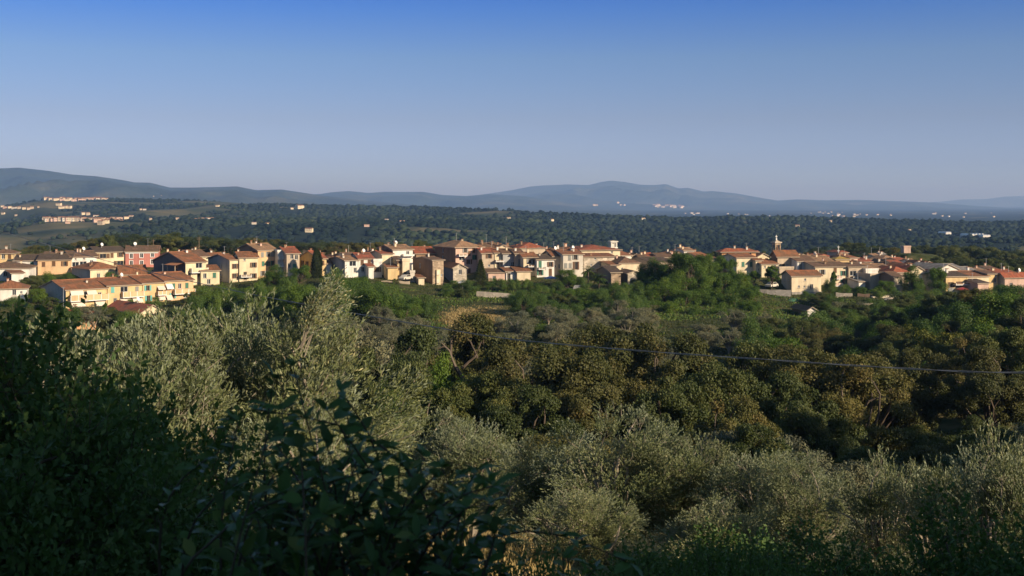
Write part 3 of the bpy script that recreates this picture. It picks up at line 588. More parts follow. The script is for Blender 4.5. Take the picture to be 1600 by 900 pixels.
Hh('small white terrace annex with a blue white roof beside the tower house', 1342, 1352, 440, 452, 297, th=18, roof='shed', yr=438, d=5, wall='white', tile='grey', ch=0, name='annex')
Hh('house with white upper wall and dark door openings behind the tower house', 1353, 1372, 423, 446, 304, th=14, roof='flat', d=8, wall='white', w='1359,425n 1360,437D 1368,426n', ch=0)
Hh('brown house flank in shade next to the stone tower house', 1360, 1374, 431, 452, 298, th=20, roof='flat', d=6, wall='beige', ch=0, w='1366,436D')
Hh('stone tower house with a lit narrow end on the retaining wall', 1397, 1410, 432.5, 468, 288, th=44, xs=1371, roof='side', yr=425, wall='palestone', side='brown', tile='brown', w='1406,441n 1404,456n', ch=0)
Hh('long low house with a wide faded roof behind the tower house', 1352, 1396, 420, 432, 318, th=12, roof='side', yr=413, d=12, wall='cream', tile='tan', w='1381,422n 1383,422n', ch=1)
Hh('house with an orange red hip roof behind the first of the two leafy street trees', 1396, 1420, 426, 444, 308, th=16, roof='hip', yr=416, d=11, wall='beige', tile='red', ch=1)
Hh('house with an ochre brown roof on the skyline beside the antenna mast', 1275, 1303, 409, 420, 334, th=12, roof='side', yr=400, d=11, wall='beige', tile='tan', ch=1)
Hh('yellow house with a moss yellow roof near the antenna mast', 1306, 1327, 405.5, 420, 338, th=20, xs=1296, roof='hip', yr=400.5, wall='yellow', side='darkgrey', tile='yellow', ch=1)
Hh('pale house with a gable and light roof edge just behind the church roof', 1246, 1262, 403, 416, 342, th=24, roof='front', yr=396, d=12, wall='cream', tile='tan', ch=1)
Hh('yellow house with grey attic storey, three small upper windows and a red parasol terrace', 1478, 1512, 432, 461, 285, th=14, roof='side', yr=425, d=10, wall='yellow', tile='dark', w='1486,434s 1498,434s 1506,434s 1486,445b 1499,444bW 1509,443n 1486,454yW', ch=1, bal=((1489, 1511, 442, 444, 'brown'),))
Hh('white house with a large shaded corner next to the yellow attic house', 1512, 1545, 432, 460, 287, th=16, roof='side', yr=424, d=12, wall='cream', tile='terra', w='1515,447n 1521,447n 1523,436y', ch=1)
Hh('small pink lean to annex with a dark roof below the white house', 1528, 1545, 442.5, 460, 282, th=14, roof='shed', yr=439, d=5, wall='pink', tile='dark', ch=0, name='annex')
Hh('golden yellow narrow house with two small windows before the pink house', 1543, 1559, 428, 450, 290, th=16, roof='side', yr=424, d=9, wall='yellow', tile='brown', w='1556,431s 1555,438n', ch=0)
Hh('pink house with a plain lit front and red roof at the east edge', 1570, 1612, 433, 452, 288, th=16, xs=1559, roof='side', yr=424.5, wall='pink', side='grey', tile='red', w='1580,437n 1580,446n', ch=1, dish=1)
Hh('long low house with a red roof behind the pink house', 1556, 1588, 427, 438, 312, th=10, roof='side', yr=421.5, d=9, wall='cream', tile='red', ch=2)
Hh('large grey roofed shed behind the yellow attic house', 1483, 1514, 423.5, 436, 330, th=8, roof='side', yr=412.5, d=18, wall='beige', tile='grey', ch=0, name='shed', cat='shed')
Hh('white gabled shed with a light roof beside the large grey shed', 1466, 1497, 421, 436, 322, th=20, roof='front', yr=413, d=12, wall='white', tile='grey', ch=0, name='shed', cat='shed')
Hh('smaller beige shed with a grey roof east of the large grey shed', 1514, 1529, 424, 434, 332, th=10, roof='side', yr=417, d=12, wall='beige', tile='grey', ch=0, name='shed', cat='shed')
Hh('low white sided shed farther east behind the white house', 1528, 1542, 424, 434, 336, th=10, roof='side', yr=418.5, d=10, wall='white', tile='tan', ch=1, name='shed', cat='shed')
Hh('white hut with a brown roof among the trees on the slope below the farmhouse', 1262, 1275, 484, 496, 262, th=44, xs=1238, roof='front', yr=476, wall='white', side='brown', tile='brown', ch=0, name='hut', cat='hut')
Hh('pink white block of flats with a tall narrow front high on the wooded ridge', 1412.5, 1423, 386.5, 395, 420, th=4, roof='flat', d=3, wall='pink', w='1415,389W 1420,389n 1416,393bW', ch=0, cat='block of flats', name='apartment_block')
# small houses in the eastern jumble behind the front rows
k = 0
JL = [('yellow', 1330, 1344, 408, 401.5, 362, 'brown'), ('cream', 1346, 1362, 409, 403, 356, 'red'), ('apricot', 1356, 1365, 409, 404, 372, 'terra'), ('apricot', 1367, 1378, 411, 405, 366, 'tan'),
      ('white', 1380, 1396, 412, 406, 360, 'brown'), ('cream', 1397, 1412, 413, 407, 352, 'red'), ('butter', 1409, 1423, 408, 403, 374, 'red'), ('white', 1424, 1434, 411, 405, 366, 'tan'),
      ('cream', 1404, 1433, 418, 412, 338, 'terra'), ('yellow', 1434, 1448, 418, 411, 346, 'dark'), ('beige', 1380, 1404, 405, 399, 382, 'tan'), ('white', 1383, 1391, 401, 395, 398, 'grey'),
      ('pale', 1372, 1382, 402, 397, 396, 'tan'), ('pink', 1313, 1325, 395, 391, 412, 'red'), ('butter', 1456, 1468, 418, 413.5, 344, 'brown'), ('cream', 1421, 1446, 424, 416, 326, 'red'), ('beige', 1340, 1357, 413, 407, 338, 'brown')]
JT = ['yellow house with a brown roof west end of the crowded eastern rooftops', 'cream house with a dull red roof among the eastern rooftops', 'narrow apricot house front, western of two on the eastern skyline', 'broader apricot house front, eastern of two on the skyline',
      'white walled house under a dark brown roof in the crowded eastern rooftops', 'cream house with a bright red roof behind the stone tower house', 'yellow gabled house under a red roof below the ridge flats', 'little white house with a tan roof next to the yellow gable',
      'long cream house with a terracotta roof above the first leafy street tree', 'yellow house under a near black roof between the two leafy street trees', 'beige house in tree shade under the wooded ridge', 'small white house with a grey roof among ridge pines',
      'pale walled small house west of the ridge pines', 'lone pink house with a red roof in the trees behind the mast', 'small butter yellow house beside the white gabled shed', 'cream house with red roof showing between the two leafy street trees', 'beige house with brown roof directly behind the teal shuttered apartments']
for (wl, a, b, e, r_, Y_, tl), lb in zip(JL, JT):
    Hh(lb, a, b, e, e + 9, Y_, th=random.choice([8, 16, 26, 34]), roof=random.choice(['side', 'side', 'hip', 'front']), yr=r_, d=9, wall=wl, tile=tl, grid=(2, 1, 'b'), ch=random.choice([0, 1, 2]), base=False)
# back rows that fill the skyline between the front houses
BK = [('cream', 66, 92, 400, 393.5, 'brown', 'low cream house just behind the long yellow house'), ('pale', 255, 276, 401, 394, 'terra', 'pale house between the red house and the porch gable'), ('butter', 332, 352, 402, 395.5, 'terra', 'butter yellow house behind the grey gable wall'),
      ('pale', 446, 462, 394, 388.5, 'red', 'back row house behind the open loggia'), ('cream', 486, 505, 401, 395.5, 'terra', 'back row house behind the cypress'), ('white', 520, 540, 402, 396.5, 'terra', 'white back row house above the grey shaded flank'), ('pale', 542, 560, 400, 395, 'brown', 'pale back row house above the loggia'),
      ('beige', 572, 590, 397, 391.5, 'red', 'beige back row house under the satellite dish roof'), ('cream', 640, 656, 395, 389, 'terra', 'cream back row house beside the tan roofed white house'), ('apricot', 784, 806, 388, 382.5, 'tan', 'apricot back row house in the middle of the old town skyline'), ('pink', 800, 818, 391, 385.5, 'brown', 'pinkish back row house just before the wide red roof'),
      ('beige', 852, 870, 396, 390, 'terra', 'beige back row house behind the white house with a green door'), ('pale', 866, 884, 393, 387.5, 'brown', 'pale back row house with white dishes on its roof'), ('cream', 884, 908, 391, 386, 'terra', 'cream back row house left of the yellow school roof'), ('white', 970, 986, 399, 393.5, 'terra', 'white back row house east of the bell turret'),
      ('cream', 986, 1003, 401, 396, 'brown', 'cream back row house behind the dark hip roof'), ('white', 1008, 1022, 401, 395.5, 'red', 'white back row house before the acacia tops'), ('beige', 1052, 1070, 399, 393, 'terra', 'beige back row house above the acacia tops'), ('cream', 1092, 1110, 401, 395, 'terra', 'cream house half hidden west of the orange palazzo'),
      ('butter', 1183, 1202, 401, 395.5, 'terra', 'butter yellow house between orange palazzo and bell tower'), ('pale', 1262, 1280, 405, 399, 'tan', 'pale back row house behind the white house by the church'), ('cream', 1284, 1300, 402, 396.5, 'red', 'cream back row house behind the ochre brown roof'), ('pink', 1328, 1340, 403, 398, 'terra', 'pinkish back row house under the low umbrella pine'),
      ('apricot', 1444, 1458, 413, 408, 'terra', 'apricot house at the east end of the crowded rooftops'), ('cream', 1546, 1560, 421, 416, 'brown', 'cream house on the skyline before the red roofs of the east edge')]
for i, (wl, a, b, e, r_, tl, lb) in enumerate(BK): Hh(lb, a, b, e, e + 12, 345 + (i * 7) % 14, th=(10, 22, 32, 16)[i % 4], roof=('side', 'hip', 'side', 'front')[i % 4], yr=r_, d=9, wall=wl, tile=tl, grid=(2, 1, 'b'), ch=1 + i % 2, ant=(i % 3 == 0) * 1, base=False)
for q in H_LIST:      # the ground rises to each house where its foot shows; elsewhere the foot goes down to the ground
    pass
# ---------------------------------------------------------------- ground, hills, mountains
def ground_mat():
    m, n, b, _ = newmat('ground'); a = N(n, 'ShaderNodeAttribute', attribute_name='dry'); a2 = N(n, 'ShaderNodeAttribute', attribute_name='field'); a3 = N(n, 'ShaderNodeAttribute', attribute_name='far')
    green = ramp(n, noise(n, .35, 6), [(.3, (.035, .045, .016)), (.5, (.06, .07, .022)), (.7, (.13, .11, .05))])
    dry = ramp(n, noise(n, 1.3, 6), [(.3, (.16, .12, .055)), (.5, (.30, .22, .10)), (.72, (.42, .33, .17))])
    wood = ramp(n, noise(n, .03, 6), [(.35, (.010, .020, .011)), (.65, (.026, .036, .018))])
    fld = ramp(n, noise(n, .008, 4), [(.3, (.035, .055, .022)), (.5, (.075, .082, .038)), (.64, (.17, .14, .065)), (.75, (.05, .065, .03))])
    c = mixc(n, a.outputs['Fac'], green, dry); f = mixc(n, a2.outputs['Fac'], wood, fld)
    n.links.new(mixc(n, a3.outputs['Fac'], c, f), b.inputs['Base Color']); b.inputs['Roughness'].default_value = .95; b.inputs['Specular IOR Level'].default_value = .1
    bp = N(n, 'ShaderNodeBump'); bp.inputs['Strength'].default_value = .6; bp.inputs['Distance'].default_value = .3; n.links.new(noise(n, 1.2, 6), bp.inputs['Height']); n.links.new(bp.outputs[0], b.inputs['Normal'])
    MATS['ground'] = m
    m, n, b, _ = newmat('mountain')
    c = ramp(n, noise(n, .0012, 8, rough=.65), [(.35, (.018, .032, .018)), (.52, (.032, .045, .022)), (.62, (.085, .085, .045)), (.76, (.17, .15, .09))])
    n.links.new(c, b.inputs['Base Color']); b.inputs['Roughness'].default_value = .95
    bp = N(n, 'ShaderNodeBump'); bp.inputs['Strength'].default_value = .5; bp.inputs['Distance'].default_value = 160; n.links.new(noise(n, .004, 6), bp.inputs['Height']); n.links.new(bp.outputs[0], b.inputs['Normal'])
    MATS['mountain'] = m
ground_mat()
def grid_mesh(name, VX, VY, VZ, mat, attrs=()):
    nr, nc = VX.shape; co = np.stack([VX, VY, VZ], -1).reshape(-1, 3); i = np.arange(nr * nc).reshape(nr, nc)
    q = np.stack([i[:-1, :-1], i[:-1, 1:], i[1:, 1:], i[1:, :-1]], -1).reshape(-1, 4)
    me = np_mesh(name, co, q.ravel(), np.full(len(q), 4), [mat], smooth=True)
    for k, v in attrs: a = me.attributes.new(k, 'FLOAT', 'POINT'); a.data.foreach_set('value', v.ravel().astype(np.float32))
    return link(bpy.data.objects.new(name, me))
rr = [1.0]
while rr[-1] < 45000:
    r_ = rr[-1]; k = 1.05 if r_ < 8 else 1.03 if r_ < 180 else 1.011 if r_ < 520 else 1.022 if r_ < 1000 else 1.012 if r_ < 4500 else 1.05
    rr.append(r_ * k)
rr = np.array([0.02] + rr)
th = np.concatenate([np.linspace(-180, -34, 50)[:-1], np.linspace(-34, 34, 330), np.linspace(34, 180, 50)[1:]])
TH, RR = np.meshgrid(np.radians(th), rr); GX = RR * np.sin(TH); GY = RR * np.cos(TH); GZ = base_h(GX, GY)
PX = np.where(GY > 1, GX / np.maximum(GY, 1) * F + 800, 800)
dry = np.exp(-(((PX - 742) / 62) ** 2 + ((GY - 240) / 13) ** 2) ** 1.5) * 1.3
dry = np.maximum(dry, np.exp(-(((PX - 815) / 30) ** 2 + ((GY - 272) / 6) ** 2)))
dry = np.maximum(dry, np.clip(1.1 - GY / 60, 0, 1) * (GY > -2)); dry = np.clip(dry + fbm(GX, GY, 9, 3, 8) * .5 - .1, 0, 1); dry = dry * np.where((GY < 60) & ((PX > 900) | (PX < 280)), .25, 1)
fn = fbm(GX, GY, 260, 4, 14); field = np.clip((fn - np.interp(PX, [200, 800, 1200], [.07, .12, .28])) * 6, 0, 1); far = np.clip((GY - 560) / 150, 0, 1)
g = grid_mesh('ground', GX, GY, GZ, 'ground', (('dry', dry), ('field', field), ('far', far))); tag(g, kind='structure')
for nm, rd, D, W_, b, sd, ro, a0, a1 in CHAINS:
    px_ = np.linspace(a0, a1, int((a1 - a0) / 4)); u = np.linspace(-1, 1, 120); Yv = D + u * W_
    PXm, YM = np.meshgrid(px_, Yv); Z = mtn(PXm, YM, rd, D, W_, b, sd, ro)
    tag(grid_mesh(nm, (PXm - 800) / F * YM, YM, Z, 'mountain'), kind='structure')

for q in H_LIST: build_house(q)
# church tower with its finial, bell turret of the yellow building, the stair strip
def H_at(label): return next(q for q in H_LIST if label in q['label'])
def box_at(mb, x0, x1, y0, y1, z0, z1, mi=0): mb.box(x0, x1, y0, y1, z0, z1, mi)
def tower(name, label, cat, xa, xb, ytop, ybot, Y, wall, cap, belfry, cross, rz=20):
    c = (xa + xb) / 2; X, _, zt = ray(c, ytop, Y); zb = -(ybot - HY) / F * Y; wd = (xb - xa) / F * Y / 1.12; a = wd / 2
    root = empty(name, (X, Y, zb), R(rz)); tag(root, label, cat); h = zt - zb; m = MB(); b0 = h - belfry
    m.box(-a, a, -a, a, -5, b0)
    for ex in (-1, 1):
        for ey in (-1, 1): m.box(ex * a - (.34 * a if ex > 0 else -.0) * 1.0 - (0 if ex > 0 else 0), ex * a + (0 if ex > 0 else .34 * a), ey * a - (.34 * a if ey > 0 else 0), ey * a + (0 if ey > 0 else .34 * a), b0 + .001, h - .001)
    for z in (b0 + belfry * .8,): m.box(-a * .98, a * .98, -a * .98, a * .98, z, h - .003)
    m.box(-a * .45, a * .45, -a * .45, a * .45, b0 + .002, b0 + belfry * .799)
    m.build('shaft', wall, root)
    m = MB(); m.box(-a - .25, a + .25, -a - .25, a + .25, h, h + .3); m.box(-a - .18, a + .18, -a - .18, a + .18, b0 - .35, b0 - .1); m.build('cornice', wall if wall != 'stone' else 'palestone', root)
    if cap:
        m = MB(); m.face([(-a, -a, h + .302), (a, -a, h + .302), (0, 0, h + cap)]); m.face([(a, -a, h + .302), (a, a, h + .302), (0, 0, h + cap)]); m.face([(a, a, h + .302), (-a, a, h + .302), (0, 0, h + cap)]); m.face([(-a, a, h + .302), (-a, -a, h + .302), (0, 0, h + cap)])
        m.build('roof', 'beige', root)
    if belfry > 1.5:
        m = MB(); m.tube([(0, -a * .55, b0 + belfry * .25), (0, -a * .55, b0 + belfry * .35), (0, -a * .55, b0 + belfry * .6), (0, -a * .55, b0 + belfry * .7)], [.42, .34, .24, .06], 12); m.build('bell', 'shutter_brown', root)
    if cross:
        m = MB(); z = h + (cap or .3); m.tube([(0, 0, z - .3), (0, 0, z + cross)], [.1, .08], 6); m.box(-.3, .3, -.05, .05, z + cross * .62, z + cross * .76); m.box(-.16, .16, -.16, .16, z - .1, z + .4); m.build('cross', 'white_paint', root)
    return root
tower('bell_tower', 'square stone bell tower with an open belfry and a white cross on top', 'bell tower', 1207.5, 1218.5, 379.5, 412, 322, 'stone', .9, 2.8, 1.3)
tower('bell_turret', 'white turret with an open bell chamber on the yellow hip roofed building', 'bell turret', 952, 963.5, 378, 392, 345, 'white', .5, 1.5, 0, 16)
# yellow stair strip on the stone tower house: a part of that house
q = H_at('yellow stair strip'); u0, z1 = on_front(q, 681, 420); u1, _ = on_front(q, 687, 420); m = MB(); m.box(u0, u1, -.5, -.004, -3, z1 - .2); m.build('stair_shaft', 'butter', q['root'])
u, z = on_front(q, 684, 426)
for dz in (0, -2.1, -4.1):
    me, _ = win_meshes(.5, .8, 'n'); o = link(bpy.data.objects.new('window', me), q['root']); o.location = (u - .2, -.62, z + dz - .5)
# white cornice of the red house, stone plinth of the farmhouse, apse of the chapel, hip posts of the porch
q = H_at('brick red house'); m = MB(); m.box(-.05, q['wd'] + .05, -.16, -.003, q['h'] - .55, q['h'] - .22); m.build('cornice', 'white_paint', q['root'])
q = H_at('cream farmhouse'); m = MB(); m.box(-.12, q['wd'] + .12, -.3, -.003, -4, 1.1); m.build('plinth', 'greystone', q['root'])
q = H_at('stone chapel'); m = MB(); m.tube([(q['wd'] * .62, 0, -3), (q['wd'] * .62, 0, q['h'] * .72), (q['wd'] * .62, 0, q['h'] * .86)], [1.25, 1.25, .1], 14); m.build('apse', 'palestone', q['root'])
q = H_at('deep dark porch'); 
for v in (1.5, 5.5): m = MB(); m.box(-2.2, -2.0, v, v + .2, -3, q['h'] - .6); m.build('post', 'frame', q['root'])
m = MB(); m.face([(-2.5, .6, q['h'] - .7), (-2.5, 6.5, q['h'] - .7), (-.01, 6.5, q['h'] - .1), (-.01, .6, q['h'] - .1)]); m.face([(-2.5, .6, q['h'] - .75), (-.01, .6, q['h'] - .15), (-.01, 6.5, q['h'] - .15), (-2.5, 6.5, q['h'] - .75)]); m.build('awning', 'awning_orange', q['root'])
m = MB(); m.box(-2.2, -.02, .3, q['d'] * .8, 1.9, 2.0); m.box(-2.3, -2.2, .3, q['d'] * .8, 1.9, 2.9); m.build('balcony', 'darkgrey', q['root'])
# walls
def stone_wall(name, label, pts, ht, thick, mat, cat='wall', foot=1.5):
    """pts: (px, py of the top, Y)"""
    P = [Vector(ray(*p)) for p in pts]; o0 = P[0].copy(); o0.z -= ht; root_v = o0; m = MB(); seg = []
    for a, b in zip(P, P[1:]):
        n_ = max(1, int((b - a).length / 1.2))
        for i in range(n_): seg.append(a.lerp(b, i / n_))
    seg.append(P[-1]); rnd = random.Random(len(label))
    tops = [p.z + rnd.uniform(-.12, .12) for p in seg]
    for i in range(len(seg) - 1):
        a, b = seg[i] - root_v, seg[i + 1] - root_v; d = (b - a); nn = Vector((d.y, -d.x, 0)).normalized() * thick / 2; za, zb_ = tops[i] - root_v.z, tops[i + 1] - root_v.z; lo = -foot
        v = [(a.x + nn.x, a.y + nn.y), (b.x + nn.x, b.y + nn.y), (b.x - nn.x, b.y - nn.y), (a.x - nn.x, a.y - nn.y)]; zz = [za, zb_, zb_, za]; k = len(m.v)
        base = min(a.z, b.z) - ht + lo
        m.v += [(x, y, base) for x, y in v] + [(x, y, z) for (x, y), z in zip(v, zz)]
        for f in ((0, 3, 2, 1), (4, 5, 6, 7), (0, 1, 5, 4), (2, 3, 7, 6)): m.f.append(tuple(k + t for t in f)); m.m.append(0)
        if i == 0: m.f.append((k + 3, k, k + 4, k + 7)); m.m.append(0)
        if i == len(seg) - 2: m.f.append((k + 1, k + 2, k + 6, k + 5)); m.m.append(0)
    o = m.build(name, mat); o.location = root_v; tag(o, label, cat); return o
stone_wall('retaining_wall', 'pale dry stone retaining wall above the dry grass patch below the palazzo', [(745, 455, 276), (800, 459, 274)], 2.0, .6, 'palestone')
stone_wall('retaining_wall', 'long stone retaining wall stepping down from the stone tower house', [(1348, 474, 268), (1375, 472, 271), (1404, 459, 281)], 1.6, .6, 'palestone')
stone_wall('retaining_wall', 'upper stone terrace wall with gaps behind the long retaining wall', [(1362, 463, 277), (1398, 460, 284)], 1.5, .5, 'palestone')
stone_wall('garden_wall', 'brown garden wall end in shade beside the terrace wall', [(1340, 459, 279), (1359, 459, 278)], 2.2, .5, 'brown')
stone_wall('garden_wall', 'small dry stone wall piece with a round top between bushes', [(1306, 457, 282), (1332, 459, 281)], 1.2, .6, 'palestone')
stone_wall('retaining_wall', 'grey terrace wall in front of the trimmed street tree', [(1186, 452.5, 292), (1236, 453.5, 290)], 1.8, .5, 'greystone')
stone_wall('garden_wall', 'low white garden wall at the foot of the stone tower house', [(662, 458, 287), (679, 457.5, 286)], .7, .4, 'white')
stone_wall('garden_wall', 'low brown dry stone wall under the small cream lean to house', [(636, 455, 288), (661, 458, 287)], .8, .5, 'stone')
stone_wall('garden_wall', 'beige garden wall with posts under the yellow tower house', [(596, 438, 293), (640, 440, 292)], 1.6, .4, 'beige')
# netting tunnels, mast, lamp post, cars, parasol
def tunnel(label, xa, xb, yt, Y, hgt):
    X0, _, z1 = ray(xa, yt, Y); X1 = ray(xb, yt, Y)[0]; m = MB(); L = X1 - X0; n_ = 9; W_ = 3.0
    for j in range(14):
        u = j / 13; e = math.sin(math.pi * min(1, max(0, u))) ** .35
        ring = [(L * u, -W_ / 2 * math.cos(math.pi * i / n_), (hgt * e + .1) * math.sin(math.pi * i / n_) * (1 + .05 * math.sin(j * 2.3 + i)) + .02) for i in range(n_ + 1)]
        if j:
            for i in range(n_): m.face([prev[i], ring[i], ring[i + 1], prev[i + 1]])
        prev = ring
    o = m.build('garden_tunnel', 'net'); o.location = (X0, Y, z1 - hgt); tag(o, label, 'garden net')
tunnel('long green netting tunnel on the terrace below the street tree', 1194, 1222, 463.5, 283, 1.3)
tunnel('smaller dull green netting tunnel below the cream farmhouse', 1228, 1250, 467, 280, .9)
def mast(name, label, cat, px, yt, Y, r_, arms, mat='metal', zb=None):
    X, _, zt = ray(px, yt, Y); zb = H1(X, Y) - .3 if zb is None else zb; root = empty(name, (X, Y, zb)); tag(root, label, cat); h = zt - zb; m = MB()
    m.tube([(0, 0, 0), (0, 0, h)], [r_, r_ * .6], 8); m.build('pole', mat, root); m = MB()
    for (dz, ln) in arms:
        m = MB(); m.tube([(-ln, 0, h - dz), (ln, 0, h - dz)], [.04] * 2, 5); m.box(-ln - .02, -ln + .08, -.06, .06, h - dz - .12, h - dz + .15); m.box(ln - .08, ln + .02, -.06, .06, h - dz - .12, h - dz + .15); m.build('arm', mat, root)
    return root
mast('antenna_mast', 'tall white antenna mast with short arms on the eastern skyline', 'antenna mast', 1310, 384, 340, .16, [(.4, .25), (1.5, .35), (2.6, .3)], 'white_paint')
mast('lamp_post', 'grey street lamp post in front of the bare gable of the terraced row', 'street lamp', 99, 448.5, 255, .10, [(.1, .3)], 'metal')
mast('utility_pole', 'pale utility pole standing among the pines behind the red house', 'utility pole', 239.5, 374, 400, .14, [(.5, .5)], 'wood')
mast('utility_pole', 'utility pole with a cross arm west of the tall apricot house', 'utility pole', 311, 370, 410, .14, [(.4, .7), (1.0, .7)], 'wood')
mast('utility_pole', 'thin utility pole just behind the cream and tan roofs', 'utility pole', 329, 388, 372, .12, [(.3, .4)], 'wood')
mast('utility_pole', 'short utility pole beside the thin one behind the tan roof', 'utility pole', 334, 391, 370, .12, [(.3, .4)], 'wood')
mast('utility_pole', 'pole rising from the trees behind the apricot house chimneys', 'utility pole', 398, 372, 400, .13, [(.4, .5)], 'wood')
def car(label, px, py, Y, rz, paint):
    X, _, z = ray(px, py, Y); z = max(z, H1(X, Y) + .02); root = empty('parked_car', (X, Y, z), rz); tag(root, label, 'car'); m = MB(); prof = [(-2.0, .35), (-2.05, .8), (-1.7, .95), (-1.1, 1.0), (-.6, 1.42), (.7, 1.45), (1.5, 1.0), (1.95, .9), (2.0, .35)]
    for y0 in (-.82, .82): m.face([(x, y0, z_) for x, z_ in (prof if y0 > 0 else prof[::-1])])
    for (a, b) in zip(prof, prof[1:] + prof[:1]): m.face([(a[0], -.82, a[1]), (a[0], .82, a[1]), (b[0], .82, b[1]), (b[0], -.82, b[1])])
    m.build('body', paint, root); m = MB()
    for s_ in (-1, 1): m.face([(-.95, .825 * s_, 1.0), (1.3, .825 * s_, 1.0), (.65, .825 * s_, 1.38), (-.55, .825 * s_, 1.36)][::s_])
    m.build('window', 'glass', root)
    for x in (-1.3, 1.25):
        for s_ in (-1, 1): m = MB(); m.tube([(x, .70 * s_, .32), (x, .86 * s_, .32)], [.32, .32], 14); m.build('wheel', 'rubber', root)
car('white car parked beside the street tree on the grey terrace wall', 1206, 449.5, 293.5, R(50), 'pale')
car('pale car standing among garden trees below the wide beige house', 903, 455, 286, R(75), 'grey')
car('white car parked near the stone hut under the terrace room', 634, 438, 294, R(60), 'pale')
def parasol(label, px, py, Y, mat, rad):
    X, _, z = ray(px, py, Y); gz = H1(X, Y); root = empty('parasol', (X, Y, gz)); tag(root, label, 'parasol'); h = max(2.2, z - gz); m = MB(); m.tube([(0, 0, 0), (0, 0, h)], [.04, .03], 6); m.build('pole', 'metal', root)
    m = MB(); n_ = 8
    for i in range(n_):
        a, b = 2 * math.pi * i / n_, 2 * math.pi * (i + 1) / n_; m.face([(0, 0, h + .05), (rad * math.cos(a), rad * math.sin(a), h - .45), (rad * math.cos(b), rad * math.sin(b), h - .45)])
        m.face([(rad * math.cos(a), rad * math.sin(a), h - .45), (rad * math.cos(a), rad * math.sin(a), h - .6), (rad * math.cos(b), rad * math.sin(b), h - .6), (rad * math.cos(b), rad * math.sin(b), h - .45)])
    m.build('canopy', mat, root)
parasol('red parasol open on the terrace of the yellow attic house', 1503, 453.5, 282, 'car_red', 1.6)
parasol('violet blue parasol in the garden below the white house', 861, 437, 291, 'blue', 1.9)
parasol('white parasol in a garden below the stone gabled barn', 723, 444.5, 289, 'white_paint', 1.5)

# ---------------------------------------------------------------- far houses on the hill band, hilltop villages, plain
def tiny_meshes():
    out = []
    for i, (wl, tl, w_, d_, h_) in enumerate([('cream', 't_terra', 12, 9, 6), ('pale', 't_terra', 14, 9, 5.5), ('cream', 't_terra', 13, 10, 6), ('white', 't_tan', 18, 9, 5), ('beige', 't_terra', 10, 9, 7), ('pink', 't_tan', 15, 10, 5.5)]):
        m = MB(); r_ = 1.8; a, b = w_ / 2, d_ / 2
        m.box(-a, a, -b, b, -6, h_, 0); m.face([(-a, -b, h_ + .01), (-a, 0, h_ + r_), (-a, b, h_ + .01)], 0); m.face([(a, -b, h_ + .01), (a, b, h_ + .01), (a, 0, h_ + r_)], 0)
        m.face([(-a - .4, -b - .4, h_), (a + .4, -b - .4, h_), (a + .4, 0, h_ + r_ + .2), (-a - .4, 0, h_ + r_ + .2)], 1, [(0, 0), (w_, 0), (w_, b), (0, b)]); m.face([(a + .4, b + .4, h_), (-a - .4, b + .4, h_), (-a - .4, 0, h_ + r_ + .2), (a + .4, 0, h_ + r_ + .2)], 1, [(0, 0), (w_, 0), (w_, b), (0, b)])
        for x in np.arange(-a + 1.6, a - 1, 2.8):
            for z in (1.2, 4.2):
                if z + 1.4 < h_: m.box(x, x + 1.0, -b - .06, -b - .01, z, z + 1.4, 2)
        out.append(m.mesh('far_house', [wl, tl, 'glass']))
    return out
TINY = tiny_meshes(); FARPOS = []
def far_house(px, py, label, group, kind=None, sc=1.0, y0=1000, y1=30000):
    Y = hit(px, py + .5, y0, y1); X = (px - 800) / F * Y; z = float(world_h(np.array([px]), np.array([Y]))[0])
    o = link(bpy.data.objects.new('far_house', TINY[random.choice([1, 4, 4, 5, 0, 2]) if kind is None else kind])); o.location = (X, Y, z + 1.6 * sc); o.rotation_euler = (0, 0, R(random.uniform(-10, 50))); o.scale = (sc, sc, sc * .72)
    tag(o, label, 'far house', group); FARPOS.append((X, Y)); return o
rnd = random.Random(5)
for i in range(70):      # hilltop village
    px = 70 + 98 * (i + rnd.random()) / 70; far_house(px, 309 + 2.2 * (px - 72) / 96 + rnd.uniform(0, 4) * (.6 if px > 130 else 1), 'tiny pale house packed in the village on the far hilltop', 'houses of the far hilltop village', sc=rnd.uniform(.8, 1.25), y1=3700)
for p in ((97, 312), (102, 313), (108, 313), (120, 313.5)): far_house(*p, 'tiny pale house packed in the village on the far hilltop', 'houses of the far hilltop village', 0, 1.3, y1=3700)
for px in (176, 180, 185, 190): far_house(px, 310.5 + rnd.random() * 2, 'tiny house in the short row beyond the hilltop village', 'short row beyond the hilltop village', sc=1.1, y1=3700)
for px in (286, 291, 303, 308, 313, 318, 323, 329): far_house(px, 310.5 + rnd.random(), 'tiny white building in the pale row along the hill crest', 'pale row along the hill crest', 3, sc=1.1, y1=3700)
for px, py in ((4, 323), (9, 325), (15, 325), (22, 326), (30, 326), (38, 327), (44, 328), (50, 326)): far_house(px, py, 'tiny house in the hamlet at the west edge of the hill', 'hamlet at the west edge of the hill', sc=.75)
for px, py in ((92, 321), (96, 326), (102, 325), (108, 326)): far_house(px, py, 'tiny house beside the small pale tower below the hilltop village', 'cluster below the hilltop village', sc=.9)
for px, py in ((130, 335), (137, 336), (150, 340), (152, 347), (158, 351), (165, 349), (170, 345), (177, 343), (186, 343), (197, 342), (205, 341)): far_house(px, py, 'tiny house in the scattered hamlet under the hilltop village', 'scattered hamlet under the hilltop village', sc=.8)
